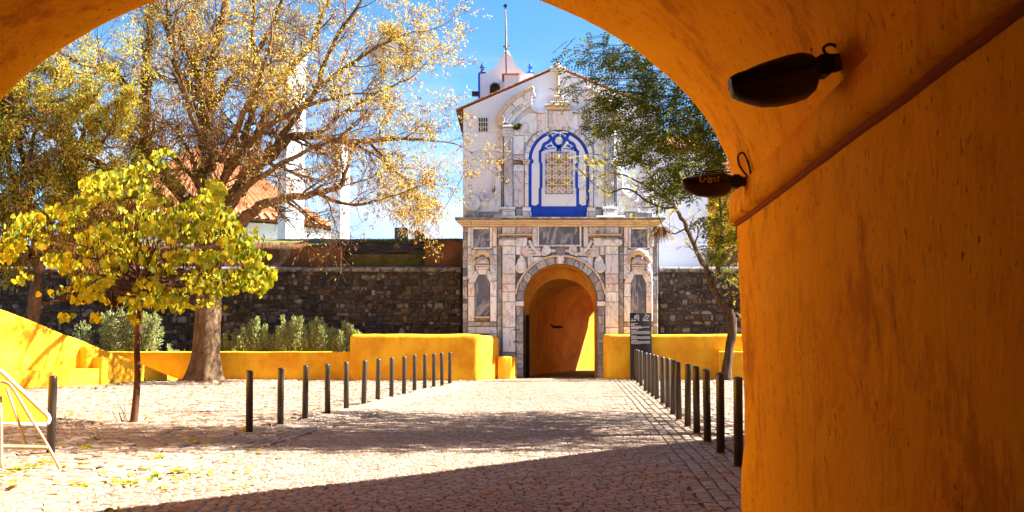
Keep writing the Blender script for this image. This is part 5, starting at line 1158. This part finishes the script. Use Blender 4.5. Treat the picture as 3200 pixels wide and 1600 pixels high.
for pth, rd2 in (([(680, 600, 0), (790, 440, -2.4), (930, 340, -3.4), (1070, 300, -4)], [.13, .10, .07, .04]), ([(690, 500, 0), (750, 380, -3), (810, 250, -4.2), (850, 120, -4.6)], [.13, .1, .07, .04]), ([(650, 500, 0), (600, 360, -3), (560, 230, -4), (540, 100, -4.4)], [.12, .09, .06, .04]), ([(655, 700, 0), (620, 560, -1), (590, 470, -1.5), (560, 420, -1.8)], [.1, .07, .05, .03]), ([(665, 690, 0), (700, 570, -1.2), (730, 490, -1.6), (745, 410, -1.8)], [.1, .07, .05, .03]), ([(650, 640, 0), (590, 540, -.8), (540, 490, -1.2), (490, 450, -1.4)], [.1, .07, .05, .03]), ([(700, 640, 0), (830, 540, -3), (960, 470, -4.4), (1060, 430, -5)], [.11, .09, .06, .03])):
    limb(br, [T(*q_) for q_ in pth], rd2, tips, 10, 1.5, start=.2, **K)
part('branches', br, MT['bark_big'], big, False)
lv = MB(); sd = MB()
for p, d in tips:
    px = 1600 + p.x / p.y * F; pv = 1045 - (p.z - HC) / p.y * F
    dens = .8 + (1.0 if pv < 330 else 0) + (1.5 if px > 1180 else 0) + (.7 if px < 420 else 0)
    k = int(dens * U(.2, 1.8))
    for i in range(k):
        dd = (d * .8 + rv() + Vector((0, 0, -.35))).normalized(); leafquad(lv, p + rv() * .07, dd, rv(), U(.08, .15), U(.022, .036))
    if R() < (.20 if pv > 330 else .08):
        for i in range(int(U(4, 10))): dd = (Vector((0, 0, -1)) + rv() * .45).normalized(); leafquad(sd, p + rv() * .07, dd, rv(), U(.06, .12), U(.02, .035))
part('crown', lv, MT['leaf_ash'], big, kind='stuff', label='sparse yellow autumn leaves'); part('seed_clusters', sd, MT['seed_brown'], big, kind='stuff', label='hanging brown seed clusters')
# ---- bushy tree at far left
random.seed(12)
YL = 35.5
def T2(u, v, dy=0): return P(u, v, YL + dy)
bt = thing('bushy_tree', tuple(G(90, 1190)), 'bushy yellow-green tree with brown seed clusters at the far left edge', 'tree')
bt.location = (T2(90, 1190).x, YL, 0)
br = MB(); tips = []; br.tube([T2(90, 1215), T2(100, 1000), T2(120, 850)], [.28, .22, .18], 10)
part('trunk', br, MT['bark_big'], bt, True); br = MB(); K = dict(maxl=2, kids=(5, 5, 4), ratio=.6, jit=.3, up=.0)
for path in ([(120, 850), (160, 700), (230, 560), (330, 430), (380, 330)], [(120, 850), (100, 700), (90, 520), (120, 380), (170, 260)], [(120, 850), (40, 700), (-40, 560), (-60, 420)], [(130, 800), (230, 700), (330, 620), (420, 560)], [(110, 750), (60, 620), (20, 480), (40, 340)], [(120, 850), (200, 780), (290, 750), (380, 720)], [(100, 800), (20, 780), (-80, 740)], [(130, 700), (200, 560), (260, 420), (280, 330)], [(100, 600), (60, 450), (30, 330), (60, 260)]):
    limb(br, [T2(u, v, U(-1, 1)) for u, v in path], [.12, .09, .07, .045, .03][:len(path)], tips, 11, 1.3, start=.15, **K)
part('branches', br, MT['bark_big'], bt); lv = MB(); sd = MB()
for p, d in tips:
    for i in range(int(U(4, 11))): leafquad(lv, p + rv() * .14, (d * .5 + rv() + Vector((0, 0, -.5))).normalized(), rv(), U(.10, .18), U(.03, .055))
    if R() < .22:
        for i in range(int(U(6, 14))): leafquad(sd, p + rv() * .10, (Vector((0, 0, -1)) + rv() * .4).normalized(), rv(), U(.08, .15), U(.03, .045))
part('crown', lv, MT['leaf_bushy'], bt, kind='stuff'); part('seed_clusters', sd, MT['seed_brown'], bt, kind='stuff')
# ---- small tree with heart-shaped leaves
random.seed(13)
g0 = G(416, 1325); YS2 = g0.y
def T3(u, v, dy=0): return P(u, v, YS2 + dy)
st = thing('heart_leaf_tree', tuple(g0), 'small tree with slim dark trunk and broad yellow heart-shaped leaves', 'tree')
tr = MB(); pth = smooth_path([T3(416, 1332), T3(424, 1260), T3(430, 1170), T3(428, 1080), T3(437, 980), T3(440, 920), T3(438, 850)], 4); tr.tube(pth, lerp_list([.072, .062, .056, .052, .052, .055, .05], len(pth)), 12); part('trunk', tr, MT['bark_slim'], st, True)
br = MB(); ends = []
for i in range(34):
    a = U(0, 2 * math.pi); el = U(-.12, 1.0) if i > 8 else U(-.2, .25); L = U(1.2, 2.25) * (1 - .42 * max(0, el)); s0 = T3(438, U(850, 930)); p = s0; pts = [p]; d = Vector((math.cos(a) * 1.0, math.sin(a) * .75, math.tan(min(el, 1.1)) * .8 + .25)).normalized()
    for k in range(6): d = (d + rv() * .12 + Vector((0, 0, -.055))).normalized(); p = p + d * L / 6; pts.append(p)
    br.tube(pts, [.024, .02, .017, .014, .011, .008, .005], 5)
    for k in range(1, 7):
        for _ in range(2): dd = (pts[k] - pts[k-1]).normalized() + rv() * .9; e = pts[k] + dd.normalized() * U(.15, .5); br.tube([pts[k], (pts[k] + e) / 2 + rv() * .03, e], [.006, .005, .003], 3); ends.append((pts[k], e))
part('branches', br, MT['bark_slim'], st)
def heart(b_, p, tipd, nrm, L):
    tipd = tipd.normalized(); s_ = tipd.cross(nrm)
    if s_.length < 1e-3: s_ = tipd.orthogonal()
    s_.normalize(); n_ = s_.cross(tipd)
    o = [(0, .04), (.22, -.08), (.46, .05), (.54, .32), (.42, .62), (.2, .86), (0, 1.04)]
    c = [p + tipd * y * L + s_ * x * L + n_ * (abs(x) * .22 * L) for x, y in o] + [p + tipd * y * L - s_ * x * L + n_ * (abs(x) * .22 * L) for x, y in o[1:6]]
    b_.add(c, [(0, 1, 2, 3), (0, 3, 4), (0, 4, 5, 6), (0, 8, 7), (0, 9, 8), (0, 6, 11, 10), (0, 10, 9)])
cand = []
def in_crown(u, v):
    u += 38 * noise.noise(Vector((u / 60, v / 60, 1))); v += 34 * noise.noise(Vector((u / 55, v / 55, 7))); e1 = ((u - 425) / 395) ** 2 + ((v - 785) / 165) ** 2 < 1; e2 = ((u - 460) / 275) ** 2 + ((v - 670) / 150) ** 2 < 1; e3 = ((u - 215) / 215) ** 2 + ((v - 760) / 125) ** 2 < 1; e4 = ((u - 720) / 150) ** 2 + ((v - 840) / 70) ** 2 < 1; e5 = ((u - 490) / 100) ** 2 + ((v - 540) / 75) ** 2 < 1
    return e1 or e2 or e3 or e4 or e5
tries = 0
while len(cand) < 3700 and tries < 160000:
    tries += 1
    u, v = U(0, 860), U(455, 1010); k_ = noise.noise(Vector((u / 95, v / 42, 4.4)))
    if not in_crown(u, v) or k_ < -.12: continue
    dep = U(-1, 1) * 1.75 * math.sqrt(max(.05, 1 - ((u - 430) / 430) ** 2 * .8 - ((v - 730) / 300) ** 2 * .7)); 
    if noise.noise(Vector((u / 75, v / 34, dep * 1.2 + 9))) < .06: continue
    cand.append((T3(u, v, dep), dep))
for _ in range(150):                      # stray sprays at the rim
    i = random.choice([(205, 985, 20, 12), (300, 985, 22, 22), (175, 905, 50, 26), (80, 860, 40, 30), (790, 880, 60, 14), (830, 890, 22, 12), (420, 990, 30, 16), (560, 960, 40, 18), (480, 480, 22, 22), (655, 940, 40, 14), (60, 680, 40, 40), (30, 760, 30, 40)])
    cand.append((T3(i[0] + random.gauss(0, .5) * i[2], i[1] + random.gauss(0, .5) * i[3], U(-.3, .3)), -2))
cand.sort(key=lambda c: c[1]); lv = MB(); n_in = 0
var = []
for i in range(5):
    q = MB(); heart(q, Vector((0, 0, 0)), Vector((U(-.2, .2), 0, -1)), Vector((0, -1, 0)), .098); var.append(mesh_of('leaf', q, MT['leaf_heart'], (0, 0, 0), False))
for p, dep in cand:
    yaw = random.gauss(0, .9); tl = random.gauss(0, .45)
    if n_in < 300:
        o = bpy.data.objects.new('leaf', random.choice(var)); COL.objects.link(o); o.parent = st; o.location = p - st.location; o.rotation_euler = (random.gauss(0, .35), tl, yaw); s_ = U(.8, 1.25); o.scale = (s_, s_, s_); n_in += 1
    else: heart(lv, p, Vector((math.sin(tl) * .8, U(-.5, .5), -1)), Vector((math.sin(yaw), -math.cos(yaw), U(-.3, .5))), U(.07, .115))
part('crown', lv, MT['leaf_heart'], st, kind='stuff'); rd_ = MB()
for i in range(520):
    u, v = random.gauss(460, 170), random.gauss(770, 85); p = T3(u, v, U(-1.2, 1.0)) if in_crown(u, v) else T3(350, 930, -.8) + rv() * .1; 
    for k in range(3): leafquad(rd_, p + rv() * .05, (Vector((0, 0, -1)) + rv() * .4).normalized(), rv(), U(.09, .14), U(.018, .03))
for u, v in ((237, 912), (252, 926), (262, 930), (288, 917)): heart(rd_, T3(u, v, -.9), Vector((0, 0, -1)), Vector((.2, -1, 0)), .10)
part('seed_pods', rd_, MT['leaf_red'], st, kind='stuff'); 
b_ = MB(); 
for i in range(7): d = Vector((U(-.6, .1), U(-.3, .3), 1)).normalized(); p = g0 + Vector((U(-.25, -.08), U(-.1, .1), 0)); b_.tube([p, p + d * .18 + rv() * .04, p + d * U(.25, .5) + rv() * .08], [.006, .005, .002], 4)
part('basal_shoots', b_, MT['bark_slim'], st)
# ---- slanting tree right of the gate
random.seed(14)
YD = 37.9
def T4(u, v, dy=0): return P(u, v, YD + dy)
dt = thing('slanting_tree', (T4(2272, 1188).x, YD, 0), 'slender forked tree with rough bark before the right yellow parapet', 'tree')
tr = MB(); tips = []
q = smooth_path([T4(2268, 1192), T4(2272, 1150), T4(2280, 1090), T4(2288, 1030), T4(2284, 985), T4(2278, 960)], 4); tr.tube([p + rv() * .012 for p in q], lerp_list([.22, .17, .15, .165, .18, .15], len(q)), 12); part('trunk', tr, MT['bark_locust'], dt, True)
br = MB(); K = dict(maxl=1, kids=(5, 4), ratio=.55, jit=.3, up=-.01)
limb(br, [T4(2282, 985), T4(2258, 945), T4(2232, 900), T4(2212, 865), T4(2192, 810), T4(2160, 740), T4(2130, 680), T4(2090, 620)], [.15, .13, .115, .105, .09, .08, .07, .05], tips, 5, 1.0, start=.55, **K)
limb(br, [T4(2225, 880), T4(2245, 840, -.1), T4(2254, 760, -.2), T4(2256, 700, -.2), T4(2250, 600, -.2)], [.085, .085, .075, .06, .04], tips, 5, .9, start=.3, **K)
limb(br, [T4(2296, 985), T4(2318, 940), T4(2340, 880), T4(2352, 800)], [.15, .13, .1, .07], tips, 6, 1.0, start=.2, **K)
limb(br, [T4(2286, 970), T4(2286, 930), T4(2282, 905)], [.09, .07, .05], tips, 3, .6, **K)
limb(br, [T4(2100, 640), T4(2050, 600), T4(1980, 560), T4(1910, 540), T4(1860, 560)], [.05, .04, .03, .022, .014], tips, 9, .9, start=.15, **K)
limb(br, [T4(2110, 650), T4(2040, 640), T4(1960, 590), T4(1890, 600), T4(1800, 520)], [.045, .038, .03, .02, .012], tips, 10, .9, start=.2, **K)
limb(br, [T4(2090, 620), T4(2040, 560), T4(2000, 500), T4(1980, 450)], [.045, .035, .028, .018], tips, 7, .9, start=.15, **K)
limb(br, [T4(2150, 710), T4(2110, 730), T4(2080, 720), T4(2060, 680)], [.03, .024, .018, .012], tips, 5, .7, start=.2, **K)
limb(br, [T4(2260, 800), T4(2275, 780), T4(2300, 770), T4(2310, 740)], [.03, .024, .018, .012], tips, 4, .6, start=.2, **K)
part('branches', br, MT['bark_locust'], dt); lv = MB()
def frond(b_, p, d, L, n_, ll, lw, nrm=None):
    """one pinnate leaf: leaflets in pairs along a drooping stalk"""
    d = d.normalized(); s_ = d.cross(nrm or rv())
    if s_.length < 1e-3: s_ = d.orthogonal()
    s_.normalize(); q = p.copy()
    for i in range(n_):
        d2 = (d + Vector((0, 0, -.045 * i))).normalized(); q = q + d2 * L / n_
        for sg_ in (-1, 1): leafquad(b_, q, (s_ * sg_ + d2 * .55 + Vector((0, 0, -.15)) + rv() * .15), d2.cross(s_) + rv() * .3, ll * U(.8, 1.15), lw, .08)
    leafquad(b_, q, d, s_.cross(d), ll, lw, .05)
for p, d in tips:
    if R() < .55: frond(lv, p, (d + rv() * .6 + Vector((0, 0, -.5))), U(.14, .26), 5, .055, .026)
for (u, v, n_) in ((2310, 860, 10), (2330, 900, 10), (2250, 880, 5), (2225, 860, 4), (2290, 780, 6), (2300, 720, 8)):
    for i in range(n_): frond(lv, T4(u + U(-25, 25), v + U(-25, 25), U(-.4, .4)), rv() + Vector((0, 0, -.4)), U(.16, .28), 5, .07, .03)
part('crown', lv, MT['leaf_young'], dt, kind='stuff')
# ---- leafy locust whose boughs reach in past the tunnel's edge; its trunk stands out of sight on the right
random.seed(15)
lt_ = thing('locust_tree', (6.9, 18.0, 0), 'green locust tree with feathery leaves reaching in from the right above the gate', 'tree')
tr = MB(); q = smooth_path([Vector((6.9, 18, -.05)), Vector((6.8, 18, 1.5)), Vector((6.6, 17.9, 3.0)), Vector((6.3, 17.7, 4.4))], 4); tr.tube(q, lerp_list([.26, .2, .18, .16], len(q)), 12); part('trunk', tr, MT['bark_locust'], lt_, True)
br = MB(); lv = MB()
def L_(u, v, Y): return P(u, v, Y)
clumps = [(1835, 120, 60, 38, 16.5, 10), (1800, 150, 40, 30, 16.4, 5), (1880, 205, 75, 45, 16.5, 18), (1950, 170, 90, 60, 16.8, 26), (2020, 220, 90, 70, 17, 30), (1830, 265, 70, 24, 16.2, 13), (1790, 285, 34, 20, 16.1, 6), (1925, 300, 75, 50, 16.5, 24), (2030, 330, 90, 70, 16.6, 34),
          (1870, 380, 70, 26, 16.2, 13), (1960, 400, 80, 42, 16.3, 22), (2060, 430, 80, 55, 16.4, 26), (2120, 330, 90, 80, 17, 34), (2170, 440, 80, 70, 17, 28), (2230, 500, 70, 60, 17.2, 24), (2110, 520, 70, 40, 16.2, 18), (2080, 570, 50, 34, 16, 12), (2150, 570, 50, 36, 16.1, 13), (2210, 380, 70, 80, 17.5, 26), (2270, 560, 50, 50, 17.6, 14), (2270, 450, 60, 60, 17.8, 18),
          (2240, 690, 40, 34, 16.4, 7), (2245, 770, 30, 40, 16.4, 8), (2285, 690, 30, 60, 16.6, 8), (2000, 470, 60, 22, 16.2, 9), (1760, 240, 24, 16, 16, 3)]
hub = Vector((6.3, 17.7, 4.4))
for (u, v, ru, rv_, Y, n_) in clumps:
    c_ = L_(u, v, Y); mid = hub + (c_ - hub) * .5 + Vector((0, 0, .7)) + rv() * .5
    pts = smooth_path([hub + (mid - hub) * .12, mid, c_ + (hub - c_) * .12 + Vector((0, 0, .12)), c_ + Vector((-.1, 0, -.02))], 5); br.tube(pts, lerp_list([.012, .010, .007, .003], len(pts)), 4, False)
    for i in range(int(n_ * (.65 if u < 1900 else 1.9))):
        p = L_(u + random.gauss(0, .55) * ru, v + random.gauss(0, .55) * rv_, Y + random.gauss(0, .35))
        for k in range(2): frond(lv, p + rv() * .06, Vector((U(-1.1, .5), U(-.5, .5), U(-.75, .15))), U(.20, .34), int(U(6, 9)), U(.058, .078), U(.020, .027), Vector((0, U(-1, -.2), 1)) + rv() * .5)
# the rest of the crown, out of frame: it shades the road
for i in range(320):
    c_ = Vector((U(2.2, 10.5), U(15.5, 23.0), U(4.8, 8.2)))
    if c_.x / c_.y < .19 and c_.z < 7.6: continue
    mid = hub + (c_ - hub) * .5 + Vector((0, 0, .4)); br.tube(smooth_path([hub, mid, c_], 4), [.02, .02, .018, .016, .014, .012, .01, .008, .006], 4, False)
    for k in range(16): p = c_ + rv() * .55; frond(lv, p, Vector((U(-1, 1), U(-1, 1), U(-.8, .3))), U(.2, .34), 6, .10, .04)
for i in range(150):                      # the high crown above the frame
    c_ = Vector((U(.5, 8.5), U(15.6, 19.8), U(8.4, 11.4))); mid = hub + (c_ - hub) * .5 + Vector((.6, 0, 0)); br.tube(smooth_path([hub, mid, c_], 4), [.02, .02, .018, .016, .014, .012, .01, .008, .006], 4, False)
    for k in range(16): p = c_ + rv() * .6; frond(lv, p, Vector((U(-1, 1), U(-1, 1), U(-.8, .3))), U(.2, .34), 6, .09, .036)
part('branches', br, MT['bark_locust'], lt_); part('crown', lv, MT['leaf_locust'], lt_, kind='stuff')
# ---- olive shrubs behind the low wall
def shrub(u0, u1, vt, Y, lab, n_=1500, seed=0, vb=1105, grp='olive shrubs behind the low wall'):
    random.seed(100 + seed); c_ = P((u0 + u1) / 2, 1100, Y); t = thing('olive_shrub', (c_.x, Y, 0), lab, 'shrub', grp); br = MB(); lv = MB(); ns = max(9, int((u1 - u0) / 8))
    for i in range(ns):
        f = (i + R()) / ns; u = u0 + (u1 - u0) * f; h = P(u, vt + (1 - math.sin(math.pi * min(1, max(0, f)))) * 55 + U(0, 45), Y).z; b0 = Vector((c_.x + (P(u, 1100, Y).x - c_.x) * .55, Y + U(-.12, .2), .0)); top_ = Vector((P(u, 1100, Y).x, Y + U(-.2, .22), max(.9, h)))
        pts = smooth_path([b0, (b0 + top_) / 2 + rv() * .08, top_], 4); br.tube(pts, [.014] * 3 + [.01] * 3 + [.006] * 3, 4, False)
        for k in range(int(n_ * 1.25) // ns):
            tt = U(.18, 1.0) ** .8; j = min(len(pts) - 2, int(tt * (len(pts) - 1))); d = (pts[j+1] - pts[j]).normalized(); p = pts[j] + (pts[j+1] - pts[j]) * R() + rv() * (.26 * (1.15 - tt)); leafquad(lv, p, (d * 1.1 + rv()).normalized(), rv(), U(.08, .14), U(.024, .036))
    part('stems', br, MT['bark_big'], t); part('leaves', lv, MT['leaf_olive'], t, kind='stuff')
shrub(647, 743, 1036, 39.12, 'low olive shrub just right of the massive trunk', 2300, 1); shrub(717, 868, 991, 39.12, 'broad rounded olive shrub behind the left half of the low wall', 5000, 2); shrub(857, 968, 974, 39.12, 'tallest pale olive shrub near the middle of the low wall', 4200, 3); shrub(947, 1053, 981, 39.12, 'olive shrub with one tall shoot, third along the low wall', 3800, 4); shrub(1032, 1136, 1001, 39.12, 'olive shrub leaning right beside the tall yellow parapet', 3200, 5)
shrub(302, 508, 941, 39.12, 'tall loose olive shrub behind the slim trunk', 3800, 6); shrub(192, 308, 1001, 39.12, 'sparse olive shrub above the sloping yellow ramp', 900, 7); shrub(492, 578, 1071, 39.12, 'very low olive shrub between the two trunks', 700, 8)
# ---- rocks round the big trunk, weeds, fallen leaves
random.seed(21)
def rock(c_, r, lab):
    b_ = MB(); n_ = 8; vs = []
    for j, (rr, z) in enumerate(((.9, -.02), (1.0, .25), (.75, .62), (.3, .8))):
        for k in range(n_): a = 2 * math.pi * k / n_; q = r * rr * U(.75, 1.15); vs.append((c_.x + q * math.cos(a), c_.y + q * .7 * math.sin(a), z * r))
    b_.add(vs, [(j*n_ + k, j*n_ + (k+1) % n_, (j+1)*n_ + (k+1) % n_, (j+1)*n_ + k) for j in range(3) for k in range(n_)] + [tuple(3*n_ + k for k in range(n_))])
    solid('rock', b_, MT['rock'], (c_.x, c_.y, 0), lab, 'rock', 'rocks around the massive trunk')
ORD = ['first', 'second', 'third', 'fourth', 'fifth', 'sixth', 'seventh', 'eighth', 'ninth', 'tenth', 'eleventh', 'twelfth']
RK = ((505, 1192, .12), (535, 1188, .13), (480, 1197, .10), (560, 1192, .1), (450, 1199, .1), (600, 1198, .11), (640, 1200, .10), (668, 1199, .15), (700, 1196, .10), (720, 1201, .09), (690, 1206, .12), (405, 1203, .1))
for i, (u, v, r) in enumerate(RK): rock(G(u, v), r, f'rough stone at the foot of the massive trunk, {ORD[sorted(q[0] for q in RK).index(u)]} from the left')
def weed(u, v, L, n_, lab): tuft('weed', tuple(G(u, v)), n_, L, 'grass_green', lab, 'weed', 0, .010, .7, 'weeds in the paving')
WD = ((455, 1200, .42), (480, 1205, .2), (370, 1208, .3), (335, 1215, .2), (300, 1220, .2), (250, 1218, .2), (200, 1212, .25), (125, 1212, .25), (196, 1318, .12), (302, 1380, .12), (640, 1216, .14), (855, 1218, .12))
for (u, v, L) in WD: weed(u, v, L, 18, f'small green weed in the left paving, {ORD[sorted(q[0] for q in WD).index(u)]} from the left')
lv = MB()
for i in range(300):
    c_ = random.choice([(265, 1408), (150, 1458), (430, 1487), (405, 1530), (485, 1452), (560, 1490), (350, 1620), (60, 1480), (95, 1468), (260, 1540), (610, 1492)])
    near_ = i < 110; p = G(c_[0] + random.gauss(0, 14), c_[1] + random.gauss(0, 3)) if near_ else G(U(0, 900), U(1290, 1560)); p.z = .045 + gz(p.x, p.y); heart(lv, p, Vector((U(-1, 1), U(-1, 1), U(-.1, .25))), Vector((U(-.4, .4), U(-.4, .4), 1)), U(.04, .085))
fl = solid('fallen_leaves', lv, MT['leaf_heart'], (-4, 14, 0), 'x', 'x'); fl['kind'] = 'stuff'; del fl['category']; del fl['label']
